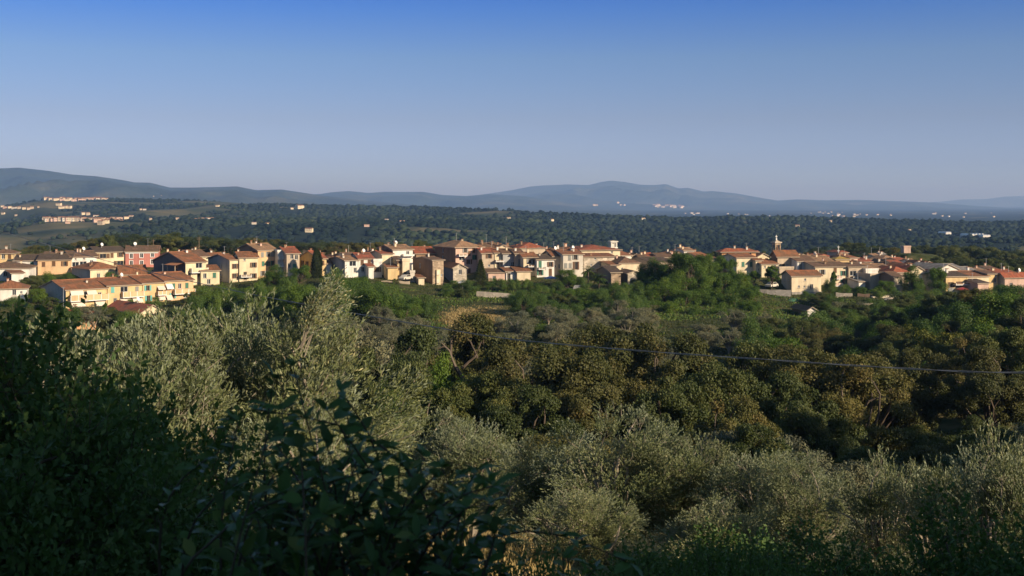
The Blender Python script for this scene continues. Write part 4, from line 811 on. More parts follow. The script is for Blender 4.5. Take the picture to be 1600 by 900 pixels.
SC = [((60, 325), 'white'), ((5, 335), 'pale'), ((25, 338.5), 'ochre'), ((93, 349.5), 'twin'), ((106, 349.5), 'twin'), ((240, 307), ''), ((252, 307), ''), ((213, 329), ''), ((220, 328), ''), ((226, 328), ''), ((235, 344), ''), ((241, 348), ''), ((277, 343), ''), ((340, 323), ''), ((343, 357), ''), ((388, 325), ''), ((391, 338), ''), ((387, 355), ''), ((397, 350), ''), ((418, 341.5), ''), ((403, 349), ''), ((418, 352), ''),
      ((427, 325), ''), ((444, 325.5), ''), ((456, 327), ''), ((484, 346), ''), ((503, 347), ''), ((547, 349), ''), ((570, 327), ''), ((570, 345), ''), ((573, 354), ''), ((580, 352), ''), ((597, 343), ''), ((604, 344), ''), ((612, 347), ''), ((620, 347.5), ''), ((628, 347.5), ''), ((645, 329.5), ''), ((663, 326.5), ''), ((700, 325.5), ''), ((706, 341.5), ''), ((785, 341), ''), ((795, 342), ''), ((803, 332), ''), ((855, 344), ''), ((862, 345), ''), ((878, 354), ''),
      ((979, 350), ''), ((1005, 343), ''), ((1016, 342), ''), ((1046, 356.5), ''), ((1053, 357), ''), ((1070, 357.5), ''), ((1105, 360), ''), ((1297, 347), ''), ((1342, 358), ''), ((1381, 365), ''), ((1420, 361), ''), ((1570, 348), '')]
for i, ((px, py), s_) in enumerate(SC):
    if i % 4 == 3 or (px > 340 and i % 3): continue
    far_house(px, py, 'tiny pale country house scattered among the woods of the far hill band', 'country houses scattered over the far hill band', sc=rnd.uniform(.42, .62))
far_house(468, 326, 'bright orange country house beside the tan field on the far hill', None, 2, 1.3)
far_house(483, 363, 'isolated white villa in the dark woods just over the village roofs', None, 0, .8)
far_house(1246, 356, 'tiny pale house alone on the wooded ridge above the church', None, 4, .7)
def factory(label, px, py, L, sc):
    Y = hit(px, py); X = (px - 800) / F * Y; z = float(world_h(np.array([float(px)]), np.array([Y]))[0]); root = empty('factory', (X, Y, z), R(8)); tag(root, label, 'factory')
    m = MB(); m.box(-L / 2, L / 2, -12, 12, -8, 5, 0)
    for i in range(6): x = -L / 2 + L * (i + .5) / 6; m.box(x - 3, x + 3, -12.1, -12.01, 0, 3, 1)
    m.build('wall', ['white', 'glass'], root)
    m = MB(); n_ = 5
    for i in range(n_): x0, x1 = -L / 2 + L * i / n_, -L / 2 + L * (i + 1) / n_; m.face([(x0, -12, 5.01), ((x0 + x1) / 2, -12, 7), ((x0 + x1) / 2, 12, 7), (x0, 12, 5.01)]); m.face([((x0 + x1) / 2, -12, 7), (x1, -12, 5.01), (x1, 12, 5.01), ((x0 + x1) / 2, 12, 7)]); m.face([(x0, -12, 5.01), (x1, -12, 5.01), ((x0 + x1) / 2, -12, 7)])
    m.build('roof', 'white_paint', root)
factory('long white factory building on the wooded plateau', 1519, 372, 26, 1); factory('smaller white factory hall at the east end of the long one', 1535, 374, 12, 1); factory('low white sheds west of the long white factory', 1476, 369, 9, 1)
for i in range(26):
    u = rnd.random(); far_house(1022 + 44 * u, 320 + 3.5 * rnd.random() + 1.5 * u, 'speck of a house in the town on the flank of the blue mountain', 'town on the flank of the blue mountain', rnd.choice([0, 1, 3]), rnd.uniform(1.5, 3.0), 9000, 24000)
for px, py in ((928, 321), (932, 321), (965, 317), (970, 321), (975, 321)): far_house(px, py, 'speck of a house low on the blue mountain', 'specks of houses low on the blue mountain', 0, 2.5, 9000, 24000)
for i in range(46):
    px = rnd.choice([rnd.uniform(1270, 1420), rnd.uniform(1280, 1360), rnd.uniform(1440, 1600), rnd.uniform(1060, 1280)]); far_house(px, rnd.uniform(330, 340) if px > 1180 else rnd.uniform(333, 336), 'pale speck of a building on the plain behind the ridge', 'pale buildings on the plain', rnd.choice([0, 0, 3, 4]), rnd.uniform(.6, 1.3), 4000, 16000)
# ---------------------------------------------------------------- foliage
RG = np.random.default_rng(11)
def unit(n, rg=RG):
    v = rg.normal(size=(n, 3)); return v / np.linalg.norm(v, axis=1, keepdims=True)
def norm(v): return v / np.maximum(np.linalg.norm(v, axis=1, keepdims=True), 1e-9)
def leaf_mesh(name, P, D, Nn, L, W, mat, shape='diamond', rnd=None):
    """P base, D leaf axis, Nn leaf normal, L/W arrays"""
    n = len(P); D = norm(D); S = norm(np.cross(D, Nn)); U = np.cross(S, D); L = np.broadcast_to(L, n)[:, None]; W = np.broadcast_to(W, n)[:, None]
    if shape == 'diamond':
        pts = [P, P + D * L * .5 + S * W * .5, P + D * L, P + D * L * .5 - S * W * .5]; f = [(0, 1, 2, 3)]
    elif shape == 'clump':     # a bent pair of faces: reads as a small tuft
        pts = [P, P + D * L * .45 + S * W * .55 - U * W * .15, P + D * L, P + D * L * .5 - S * W * .5 + U * W * .25]; f = [(0, 1, 2), (0, 2, 3)]
    else:                      # broad leaf: folded along the midrib and curving down
        pts = [P, P + D * L * .28 + S * W * .40 + U * W * .10, P + D * L * .62 + S * W * .42 + U * W * .05, P + D * L - U * L * .16,
               P + D * L * .62 - S * W * .42 + U * W * .05, P + D * L * .28 - S * W * .40 + U * W * .10, P + D * L * .30, P + D * L * .64 - U * L * .05]
        f = [(0, 1, 6), (1, 2, 7, 6), (2, 3, 7), (0, 6, 5), (6, 7, 4, 5), (7, 3, 4)]
    k = len(pts); co = np.stack(pts, 1).reshape(-1, 3); base = (np.arange(n) * k)[:, None]
    flat = np.concatenate([base + np.array(q)[None] for q in f], 1).ravel(); sizes = np.tile([len(q) for q in f], n)
    rn = RG.random(n) if rnd is None else rnd
    return np_mesh(name, co, flat, sizes, [mat], np.repeat(rn, len(f)), smooth=shape == 'broad')
def limb_mesh(name, limbs, mat):
    m = MB()
    for pts, r0, r1 in limbs: m.tube(pts, [r0 + (r1 - r0) * i / (len(pts) - 1) for i in range(len(pts))], 6)
    return m.mesh(name, [mat])
def curve_pts(a, b, k, rg, sag=.12):
    a, b = Vector(a), Vector(b); L = (b - a).length; off = Vector(rg.normal(size=3)) * L * sag
    return [a.lerp(b, i / k) + off * math.sin(math.pi * i / k) + Vector((0, 0, L * .1)) * math.sin(math.pi * i / k) for i in range(k + 1)]
# one unit of height = the tree's height; crown radius given as a share of the height
def make_tree(kind, seed, n_clump, n_leaf, rad, zlo, ztop=1.0, leaf=.025, asp=.6, mat='l_oak', bark='bark', clr=(.10, .2), flat=1.0, droop=0, hollow=.25, lobes=9, up=.3, trunk=.035):
    rg = np.random.default_rng(seed); C = []; zc = (zlo + ztop) / 2; hz = (ztop - zlo) / 2
    lob = [(rg.uniform(0, 2 * math.pi), rg.uniform(.45, .78) * rad, rg.uniform(.26, .40), rg.uniform(-.55, .75)) for _ in range(lobes)] + [(rg.uniform(0, 6.28), rad * .15, .42, .7)]
    while len(C) < n_clump:
        if rg.random() < .86:       # clumps gather on lobes: an uneven outline
            a, r_, s_, zl = lob[rg.integers(len(lob))]; v = unit(1, rg)[0] * rg.uniform(.5, 1) ** .5; v[2] = abs(v[2]) if rg.random() < .5 else v[2]; r_ = r_ * (1 - max(0, zl) ** 2 * .45)
            p = np.array([math.cos(a) * r_ + v[0] * rad * s_, math.sin(a) * r_ + v[1] * rad * s_, zc + zl * hz * .8 + v[2] * rad * s_ * 1.05])
        else:
            v = unit(1, rg)[0] * rg.uniform(hollow, 1); p = np.array([v[0] * rad, v[1] * rad, zc + v[2] * hz])
        if p[2] < zlo or p[2] > ztop or math.hypot(p[0], p[1]) > rad * 1.12: continue
        C.append(p)
    C = np.array(C); cr = rg.uniform(*clr, size=n_clump) * rad * 1.6
    wgt = cr ** 2; ix = rg.choice(n_clump, n_leaf, p=wgt / wgt.sum()); u = unit(n_leaf, rg); u[:, 2] = np.where(rg.random(n_leaf) < .35, np.abs(u[:, 2]), u[:, 2])
    rr_ = .30 + .80 * rg.random(n_leaf) ** .75; P = C[ix] + u * (cr[ix] * rr_)[:, None] * np.array([1, 1, .72 * flat])
    out = norm(P - np.array([0, 0, zc * .8])); Nn = norm(out * .35 + u * .9 + np.array([0, 0, .2]) + rg.normal(size=(n_leaf, 3)) * .33); D = norm(np.cross(Nn, rg.normal(size=(n_leaf, 3))) + u * .25 + np.array([0, 0, up]))
    sz_ = leaf * rg.uniform(.6, 1.35, n_leaf)
    tint = np.clip(rg.random(n_leaf) * .35 + rg.random(n_clump)[ix] * .65, 0, 1)
    cm = leaf_mesh(kind + '_crown', P, D, Nn, sz_, sz_ * asp, mat, 'clump', tint)
    limbs = []; top = (rg.normal() * .02, rg.normal() * .02, max(zlo * 1.05, .18) + .12); limbs.append((curve_pts((0, 0, -.08), top, 5, rg, .05), trunk, trunk * .7))
    order = np.argsort(-cr)[:min(26, n_clump)]
    for j in order:
        st = Vector(top) * rg.uniform(.6, 1.0); limbs.append((curve_pts(tuple(st), tuple(C[j]), 5, rg), trunk * .42, trunk * .08))
    tm = limb_mesh(kind + '_trunk', limbs, bark); return (kind, tm, cm, rad)
KIND = {}
KIND['oak'] = [make_tree('oak', 10 + i, 110, 62000, .50, .10, leaf=.0150, asp=.75, mat='l_oak', clr=(.045, .15)) for i in range(4)]
KIND['holm'] = [make_tree('holm', 30 + i, 110, 56000, .52, .04, leaf=.0165, asp=.72, mat='l_holm', clr=(.045, .14)) for i in range(4)]
KIND['acacia'] = [make_tree('acacia', 50 + i, 64, 18000, .38, .06, leaf=.022, asp=.6, mat='l_acacia', clr=(.11, .20), lobes=11, flat=1.5) for i in range(4)]
KIND['bush'] = [make_tree('bush', 70 + i, 50, 15000, .85, .0, leaf=.036, asp=.6, mat='l_bush', clr=(.12, .22), trunk=.03) for i in range(4)]
KIND['yellow'] = [make_tree('yellow', 75, 40, 9000, .50, .05, leaf=.034, asp=.6, mat='l_yellow', clr=(.12, .22))]
KIND['olive_far'] = [make_tree('olive', 90 + i, 50, 14000, .60, .12, leaf=.032, asp=.42, mat='l_olive_far', clr=(.09, .18), bark='pale_bark') for i in range(4)]
KIND['pine'] = [make_tree('pine', 110 + i, 30, 8000, .48, .55, ztop=.98, leaf=.026, asp=.4, mat='l_pine', clr=(.10, .18), flat=.7, trunk=.022) for i in range(2)]
KIND['clipped'] = [make_tree('street_tree', 120, 60, 11000, .40, .40, leaf=.035, asp=.6, mat='l_acacia', clr=(.10, .14), hollow=.7, lobes=8, trunk=.03)]
def make_column(kind, seed, n, rad, mat, leaf, conifer=False):
    rg = np.random.default_rng(seed); z = rg.random(n) ** (1.1 if conifer else .9); a = rg.uniform(0, 2 * math.pi, n)
    if conifer: tier = (z * 14) % 1; pr = (1 - z) * (.55 + .45 * (1 - tier)) + .02
    else: pr = np.sin(np.pi * np.clip(z * .88 + .12, 0, 1)) ** .55 * (1 + .12 * np.sin(a * 3 + z * 9))
    r_ = rad * pr * (.55 + .5 * rg.random(n)); P = np.stack([r_ * np.cos(a), r_ * np.sin(a), z * .97 + .03], 1); o = np.stack([np.cos(a), np.sin(a), np.zeros(n)], 1)
    D = norm(o * (.9 if conifer else .4) + np.array([0, 0, -.15 if conifer else 1.0]) + rg.normal(size=(n, 3)) * .25); cm = leaf_mesh(kind + '_crown', P, D, o + rg.normal(size=(n, 3)) * .4, leaf * rg.uniform(.7, 1.3, n), leaf * .4, mat, 'clump')
    return (kind, limb_mesh(kind + '_trunk', [([(0, 0, -.06), (0, 0, .5), (0, 0, .95)], .025, .006)], 'bark'), cm, rad)
KIND['cypress'] = [make_column('cypress', 130 + i, 8000, .12, 'l_cypress', .035) for i in range(2)]
KIND['conifer'] = [make_column('conifer', 140, 9000, .30, 'l_holm', .04, True)]
def make_palm(seed):
    rg = np.random.default_rng(seed); m = []; P = []; D = []; Nn = []
    for i in range(34):
        a = rg.uniform(0, 2 * math.pi); e = rg.uniform(-.5, 1.2); L = rg.uniform(.28, .36); d0 = np.array([math.cos(a) * math.cos(e), math.sin(a) * math.cos(e), math.sin(e)]); p = np.array([0, 0, .72]); sd = np.array([-math.sin(a), math.cos(a), 0])
        for k in range(22):
            t = k / 22; p = p + d0 * L / 22; d0 = d0 + np.array([0, 0, -.055]); d0 = d0 / np.linalg.norm(d0)
            for s_ in (-1, 1): P.append(p); D.append(sd * s_ * .9 + d0 * .6 + [0, 0, -.25]); Nn.append([0, 0, 1])
    P = np.array(P); cm = leaf_mesh('palm_crown', P, np.array(D), np.array(Nn, float) + rg.normal(size=P.shape) * .2, .10, .016, 'l_bush')
    return ('palm', limb_mesh('palm_trunk', [([(0, 0, -.05), (.01, 0, .35), (0, 0, .74)], .035, .03)], 'bark'), cm, .36)
KIND['palm'] = [make_palm(5)]
CAT = dict(oak='oak tree', holm='evergreen oak', acacia='leafy tree', bush='bush', yellow='leafy tree', olive_far='olive tree', pine='pine tree', clipped='street tree', cypress='cypress', conifer='fir tree', palm='palm tree')
NAME = dict(oak='oak_tree', holm='evergreen_oak', acacia='acacia_tree', bush='green_bush', yellow='acacia_tree', olive_far='olive_tree', pine='pine_tree', clipped='street_tree', cypress='cypress_tree', conifer='fir_tree', palm='palm_tree')
NT = 0
def plant(kind, X, Y, height, width, label, group=None, zoff=0, var=None, rz=None):
    global NT
    v = KIND[kind]; nm, tm, cm, rad = v[(NT if var is None else var) % len(v)]; NT += 1; z = H1(X, Y) + zoff - .1; h2 = max(height, width / 2 / rad * .8); z -= h2 - height; height = h2; width = max(width, height * {'oak': .92, 'holm': .85, 'olive': 1.05, 'olive_big': 1.1, 'silverbush': .85, 'olive_far': 1.0}.get(kind, 0))
    root = empty(NAME[kind], (X, Y, z), random.uniform(0, 6.28) if rz is None else rz); tag(root, label, CAT[kind], group)
    for nn, me in (('trunk', tm), ('crown', cm)):
        o = link(bpy.data.objects.new(nn, me), root); o.scale = (width / 2 / rad, width / 2 / rad, height)
    return root
def T(kind, px, py, Y, wpx, label, group=None, hmin=1.5, hmax=18, var=None):
    """a tree whose top shows at (px, py) when it stands Y metres off"""
    X, _, zt = ray(px, py, Y); h = min(hmax, max(hmin, zt - H1(X, Y) + .1)); return plant(kind, X, Y, h, wpx / F * Y, label, group, var=var)
LM = [(60, 'white west edge houses'), (170, 'bare end gable'), (300, 'terraced row awnings'), (400, 'grey gable wall'), (520, 'tall apricot house'), (600, 'white annexes'), (680, 'yellow tower house'), (760, 'big palazzo'), (840, 'bright yellow house'), (910, 'wide beige house'),
      (1000, 'palms'), (1060, 'chapel'), (1180, 'orange palazzo'), (1240, 'church'), (1300, 'cream farmhouse'), (1370, 'wide apartment house'), (1420, 'stone tower house'), (1475, 'leafy street trees'), (1520, 'yellow attic house'), (1560, 'golden house'), (9999, 'pink house')]
def zlabel(k, X, Y, wd, Yr, wr, label):
    px = X / Y * F + 800; lm = next(n for a, n in LM if px < a); t = (wd - wr[0]) / (wr[1] - wr[0]); s = 'small' if t < .33 else 'middling' if t < .67 else 'large'
    r = (Y - Yr[0]) / (Yr[1] - Yr[0]); r = 'lowest' if r < .25 else 'lower' if r < .5 else 'upper' if r < .75 else 'top'
    sp_ = {'holm': 'dark evergreen oak', 'oak': 'brown green oak', 'bush': 'green bush', 'acacia': 'bright acacia', 'olive_far': 'grey green olive', 'pine': 'umbrella pine', 'yellow': 'yellow green tree'}[k]
    return f"{s} {sp_} {'behind' if Y > 340 else 'below'} the {lm}, {r} rank of {label}"
def zone(kind, n, pxr_, Yr, pyf, wr, label, group, seed=1, jit=5, avoid=(), gap=.62):
    zn = {7: 'the bank', 16: 'the garden terraces', 17: 'the east bank', 3: 'the treeline', 4: 'the ridge', 5: 'the ridge foot', 6: 'the slope', 8: 'the terraces', 9: 'the grove', 10: 'the grove', 12: 'the grove', 13: 'the slope', 14: 'the slope crest', 15: 'the wood', 21: 'the hollow', 22: 'the valley floor', 23: 'the far bank', 24: 'the near slope'}[seed]
    rg = random.Random(seed); pts = []; tries = 0
    while len(pts) < n and tries < n * 60:
        tries += 1; px = rg.uniform(*pxr_); Y = rg.uniform(*Yr); X = (px - 800) / F * Y; wd = rg.uniform(*wr)
        if any(math.hypot(X - a, Y - b) < (wd + c) * .5 * gap for a, b, c in pts): continue
        if any(a0 < px < a1 and b0 < Y < b1 for a0, a1, b0, b1 in avoid): continue
        pts.append((X, Y, wd)); k = kind if isinstance(kind, str) else rg.choice(kind)
        if callable(pyf): zt = -(pyf(px) + rg.uniform(-jit, jit) - HY) / F * Y; h = zt - H1(X, Y)
        else: h = rg.uniform(*pyf)
        if h < 1.2: continue
        plant(k, X, Y, min(h, 17), wd, zlabel(k, X, Y, wd, Yr, wr, zn), group if isinstance(group, str) or group is None else group[k])
# --- treeline behind the village (west) and the wooded ridge (east)
def sky_w(px): return np.interp(px, [-50, 0, 60, 110, 150, 210, 240, 300, 350, 400, 450, 520, 600, 650, 700], [395, 390, 387, 383, 374, 365, 367, 368, 372, 375, 376, 377, 381, 378, 381])
zone(('holm', 'oak', 'pine'), 70, (-40, 700), (405, 470), sky_w, (9, 15), {'holm': 'dark evergreen oak in the treeline behind the western village roofs', 'oak': 'brown green oak in the treeline behind the western village roofs', 'pine': 'umbrella pine in the treeline behind the western village roofs'},
     {'holm': 'evergreen oaks of the treeline behind the west roofs', 'oak': 'oaks of the treeline behind the west roofs', 'pine': 'pines of the treeline behind the west roofs'}, 3, 4, gap=.5)
def sky_e(px): return np.interp(px, [1080, 1160, 1250, 1290, 1330, 1360, 1400, 1440, 1500, 1550, 1600, 1660], [396, 392, 394, 388, 381, 388, 389, 386, 386, 390, 395, 397])
zone(('holm', 'pine', 'holm', 'oak'), 60, (1270, 1640), (430, 540), sky_e, (10, 17), {'holm': 'dark evergreen oak of the wooded ridge behind the eastern village', 'oak': 'brown green oak of the wooded ridge behind the eastern village', 'pine': 'umbrella pine of the wooded ridge behind the eastern village'},
     {'holm': 'evergreen oaks of the eastern ridge', 'oak': 'oaks of the eastern ridge', 'pine': 'pines of the eastern ridge'}, 4, 3, gap=.5)
zone('holm', 26, (1430, 1640), (350, 430), lambda px: np.interp(px, [1430, 1500, 1640], [404, 402, 408]), (9, 14), 'evergreen oak low on the ridge just behind the sheds', 'evergreen oaks just behind the sheds', 5, 4, gap=.5)
T('pine', 1326, 378, 480, 26, 'tallest umbrella pine on the ridge beside the antenna mast'); T('pine', 1346, 384, 470, 22, 'umbrella pine just east of the tallest ridge pine')
T('pine', 1379, 386, 420, 30, 'broad umbrella pine among the eastern rooftops'); T('pine', 1345, 396, 380, 42, 'wide low umbrella pine hanging over the eastern roofs'); T('pine', 1402, 394, 400, 40, 'wide pine crown below the pink block of flats')
T('holm', 1165, 390, 390, 26, 'dark tree on the skyline behind the orange palazzo'); T('holm', 1120, 393, 385, 22, 'dark rounded tree west behind the orange palazzo'); T('holm', 1192, 392, 400, 20, 'dark tree just west of the bell tower')
T('holm', 655, 377, 395, 26, 'dark tree rising behind the tan roofed white house'); T('oak', 742, 392, 380, 14, 'small tree behind the palazzo chimney')
# --- trees between and in front of the houses
T('holm', 50, 432, 278, 50, 'round dark green tree between the white hip roofed house and the terraced row'); T('acacia', 76, 426, 290, 42, 'bright hedge like tree below the long yellow house'); T('bush', 104, 428, 295, 34, 'green bush in front of the grey side wall of the hip roofed house')
T('bush', 176, 427, 290, 28, 'dark bush on the terrace of the hip roofed house'); T('acacia', 60, 450, 262, 34, 'leafy tree against the grey gable of the terraced row'); T('holm', 78, 464, 256, 36, 'dark bushy tree at the foot of the grey gable'); T('bush', 22, 466, 255, 44, 'dark green bush below the patched red roof')
T('bush', 240, 466, 262, 30, 'dark hedge in front of the third terraced house'); T('bush', 206, 470, 258, 26, 'low hedge in front of the second terraced house'); T('holm', 300, 455, 262, 34, 'dark tree by the east end of the terraced row', hmax=6)
T('acacia', 430, 415, 285, 46, 'dense green tree before the tall apricot house'); T('acacia', 468, 413, 286, 34, 'tall narrow green tree between loggia house and cypress'); T('acacia', 452, 440, 280, 40, 'lower green tree between the two taller ones near the cypress')
T('cypress', 495, 389, 296, 17, 'single tall dark cypress in front of the ochre house', hmax=14)
T('acacia', 525, 420, 284, 40, 'green tree below the white loggia house west of the bushes'); T('acacia', 556, 431, 280, 48, 'broad green tree under the white houses'); T('bush', 600, 446, 283, 34, 'bush below the white annexes'); T('holm', 617, 440, 290, 14, 'small dark clipped bush by the beige garden wall')
T('conifer', 751, 405, 292, 30, 'pointed fir tree before the pinkish palazzo front', hmax=12); T('bush', 706, 440, 284, 30, 'bright bush against the stone gabled barn'); T('bush', 735, 440, 282, 34, 'dark bush between barn and fir tree'); T('holm', 722, 452, 274, 32, 'dark reddish green bush below the white parasol')
T('bush', 700, 452, 276, 30, 'green bush under the stone tower house wall'); T('bush', 768, 436, 285, 24, 'dark bush in front of the low pink plaster house'); T('bush', 788, 438, 284, 24, 'rounded green bush in front of the low white house'); T('bush', 803, 436, 284, 22, 'dark rounded bush at the low white house corner')
T('bush', 824, 438, 285, 22, 'green bush below the bright yellow house'); T('bush', 846, 444, 282, 30, 'dark green bush below the white house with green door'); T('acacia', 887, 420, 287, 36, 'bright leafy tree hiding the foot of the wide beige house'); T('bush', 873, 440, 283, 26, 'bush beside the bright leafy tree under the beige row')
T('palm', 919, 414, 294, 24, 'taller palm tree in front of the long pale stone house', hmax=9); T('palm', 936, 425, 291, 30, 'lower broad palm tree before the dark stone barn', hmax=6); T('bush', 913, 436, 286, 26, 'dark bush at the foot of the taller palm'); T('acacia', 962, 440, 284, 30, 'green tree below the dark stone barn')
T('bush', 975, 448, 278, 34, 'dark bush below the chapel'); T('bush', 893, 462, 262, 36, 'small bright bush on the dry terrace under the palms'); T('acacia', 925, 452, 264, 54, 'rounded bright green tree on the slope below the palms'); T('bush', 855, 462, 262, 44, 'bush on the slope below the white house')
T('clipped', 1207, 417, 292, 26, 'round trimmed street tree on the grey terrace wall', hmax=9); T('clipped', 1179, 424, 294, 20, 'darker trimmed tree just west of the round street tree', hmax=8)
T('clipped', 1303, 425, 297, 10, 'small palm like garden tree before the wide apartment house', hmax=6); T('bush', 1297, 437, 290, 24, 'dark bush east of the cream farmhouse'); T('bush', 1320, 447, 284, 30, 'green bush at the foot of the apartment house'); T('acacia', 1345, 446, 284, 30, 'leafy green tree before the white terrace annex', hmax=7)
T('acacia', 1383, 438, 285, 34, 'green tree in front of the shaded flank of the stone tower house', hmax=8); T('bush', 1372, 452, 279, 24, 'bush behind the long retaining wall')
T('acacia', 1426, 416, 287, 36, 'western of two tall leafy street trees beside the stone tower house', hmax=14); T('acacia', 1463, 417, 286, 36, 'eastern of two tall leafy street trees, touching the yellow attic house', hmax=14); T('bush', 1540, 454, 270, 40, 'dark bush below the golden yellow house'); T('bush', 1580, 446, 268, 50, 'dark bush hiding the foot of the pink house')
T('holm', 1282, 458, 276, 34, 'dark tree between farmhouse base and white hut'); T('bush', 1262, 456, 285, 24, 'bush leaning on the stone base of the farmhouse'); T('bush', 1300, 464, 270, 40, 'bush below the small dry stone wall piece')
# --- acacia thicket on the bluff between the chapel and the church
AC = [(1022, 405, 285, 50), (1050, 404, 282, 46), (1078, 392, 280, 60), (1102, 396, 284, 44), (1060, 425, 272, 52), (1096, 420, 274, 56), (1135, 398, 290, 36), (1128, 425, 276, 46), (1158, 424, 282, 40), (1140, 450, 262, 54), (1108, 450, 262, 56), (1072, 452, 262, 50), (1038, 436, 268, 50), (1015, 446, 266, 44), (1168, 446, 266, 44), (1046, 470, 252, 46), (1085, 478, 250, 44), (1130, 474, 250, 48), (1172, 470, 256, 40), (1000, 470, 256, 44), (960, 474, 250, 50), (928, 478, 248, 44), (1012, 420, 290, 40)]
AW = ['top western', 'upper western', 'highest', 'upper middle', 'central', 'dense middle', 'thin tall', 'shady eastern', 'eastern', 'bright lower eastern', 'bright lower middle', 'bright lower', 'lower western', 'west edge', 'east edge', 'bottom western', 'bottom middle', 'bottom eastern', 'last eastern', 'outlying western', 'isolated western', 'far western', 'chapel side']
for (px, py, Y, wpx), a in zip(AC, AW): T('acacia', px, py, Y, wpx, f'{a} bright green acacia of the thicket between chapel and church', 'acacia thicket on the bluff')
T('holm', 1000, 436, 285, 40, 'dark shaded tree right beside the chapel'); T('holm', 1068, 446, 276, 34, 'dark holm oak inside the acacia thicket')
# --- bright bushes on the slope under the western village
zone(('bush', 'bush', 'acacia'), 44, (520, 745), (222, 278), lambda px: np.interp(px, [520, 560, 620, 680, 745], [446, 448, 462, 472, 474]), (5, 9), {'bush': 'bright green bush on the slope under the white and yellow houses', 'acacia': 'young acacia on the bushy slope under the white and yellow houses'},
     {'bush': 'bushes on the slope under the western village', 'acacia': 'young acacias on the slope under the western village'}, 6, 9, avoid=((672, 800, 215, 262),), gap=.45)
zone('bush', 22, (800, 1010), (215, 275), (1.8, 3.6), (4, 7), 'green bush on the terraced slope under the palms and the chapel', 'bushes under the palms and the chapel', 8, gap=.6)
zone(('bush', 'acacia'), 34, (300, 530), (235, 284), lambda px: np.interp(px, [300, 360, 440, 530], [462, 456, 446, 446]), (5, 9), {'bush': '', 'acacia': ''}, {'bush': 'bushes under the apricot house', 'acacia': 'acacias under the apricot house'}, 7, 8, gap=.45)
zone(('bush', 'acacia', 'holm'), 26, (805, 1015), (238, 282), lambda px: np.interp(px, [745, 850, 900, 1015], [462, 456, 456, 452]), (4, 7.5), {'bush': '', 'acacia': '', 'holm': ''}, {'bush': 'bushes of the garden terraces', 'acacia': 'acacias of the garden terraces', 'holm': 'evergreen oaks of the garden terraces'}, 16, 8, gap=.5)
zone(('acacia', 'holm', 'bush'), 26, (1420, 1650), (225, 274), lambda px: np.interp(px, [1420, 1500, 1560, 1650], [466, 464, 456, 452]), (5, 9), {}, {'bush': 'bushes under the east end houses', 'acacia': 'acacias under the east end houses', 'holm': 'evergreen oaks under the east end houses'}, 17, 8, gap=.5)
# --- olive groves half way
zone('olive_far', 26, (500, 700), (150, 225), (3.4, 5.0), (5, 7.5), 'grey green olive in the grove under the bushy slope', 'olives of the western grove', 9, gap=.7)
zone('olive_far', 30, (770, 1010), (160, 235), (3.2, 5.0), (5, 7.5), 'grey green olive in the grove below the dry stone wall', 'olives of the middle grove', 10, gap=.7)
zone('olive_far', 24, (1000, 1200), (150, 225), (3.0, 4.6), (4.5, 7), 'grey green olive in the grove under the acacia thicket', 'olives of the eastern grove', 12, gap=.7)
# --- mixed wood on the eastern slope
WD = {'holm': 'dark evergreen oak on the wooded slope under the eastern village', 'oak': 'brown green oak on the wooded slope under the eastern village', 'bush': 'green bush on the wooded slope under the eastern village', 'acacia': 'bright acacia on the wooded slope under the eastern village', 'olive_far': 'grey olive on the wooded slope under the eastern village'}
WG = {k: v for k, v in {'holm': 'evergreen oaks of the eastern slope', 'oak': 'oaks of the eastern slope', 'bush': 'bushes of the eastern slope', 'acacia': 'acacias of the eastern slope', 'olive_far': 'olives of the eastern slope'}.items()}
zone(('holm', 'bush', 'bush', 'holm', 'olive_far'), 46, (1195, 1420), (195, 262), (2.4, 4.6), (5, 8.5), WD, WG, 13, gap=.55, avoid=((1180, 1300, 222, 265), (1335, 1415, 238, 265)))
zone(('bush', 'holm', 'bush'), 30, (1400, 1640), (215, 272), (2.0, 3.6), (5, 8), WD, WG, 14, gap=.55)
zone(('holm', 'holm', 'oak', 'bush', 'acacia'), 56, (1180, 1640), (120, 200), (4.5, 7.5), (6.5, 10), WD, WG, 15, gap=.62)
EB = [('acacia', 1500, 470, 190, 90, 'big bright leafy tree high on the eastern slope'), ('acacia', 1560, 455, 175, 110, 'largest bright leafy tree under the pink house'), ('acacia', 1530, 500, 150, 100, 'leafy tree below the largest bright one'), ('holm', 1597, 470, 160, 90, 'dark evergreen at the east edge under the pink house'), ('yellow', 1462, 522, 150, 80, 'yellow green round tree standing out on the eastern slope'),
      ('yellow', 1425, 512, 165, 50, 'smaller yellow green tree beside the round one'), ('oak', 1510, 525, 130, 60, 'brown green oak just east of the yellow green tree'), ('oak', 1410, 545, 115, 90, 'pale domed oak in the middle of the eastern slope'), ('oak', 1360, 552, 112, 80, 'brown oak west of the pale domed oak'), ('holm', 1590, 520, 120, 110, 'dark oak crossing the cable at the east edge'), ('oak', 1545, 545, 110, 100, 'oak with a bare pale branch under the cable at the east edge')]
for a in EB: T(*a)
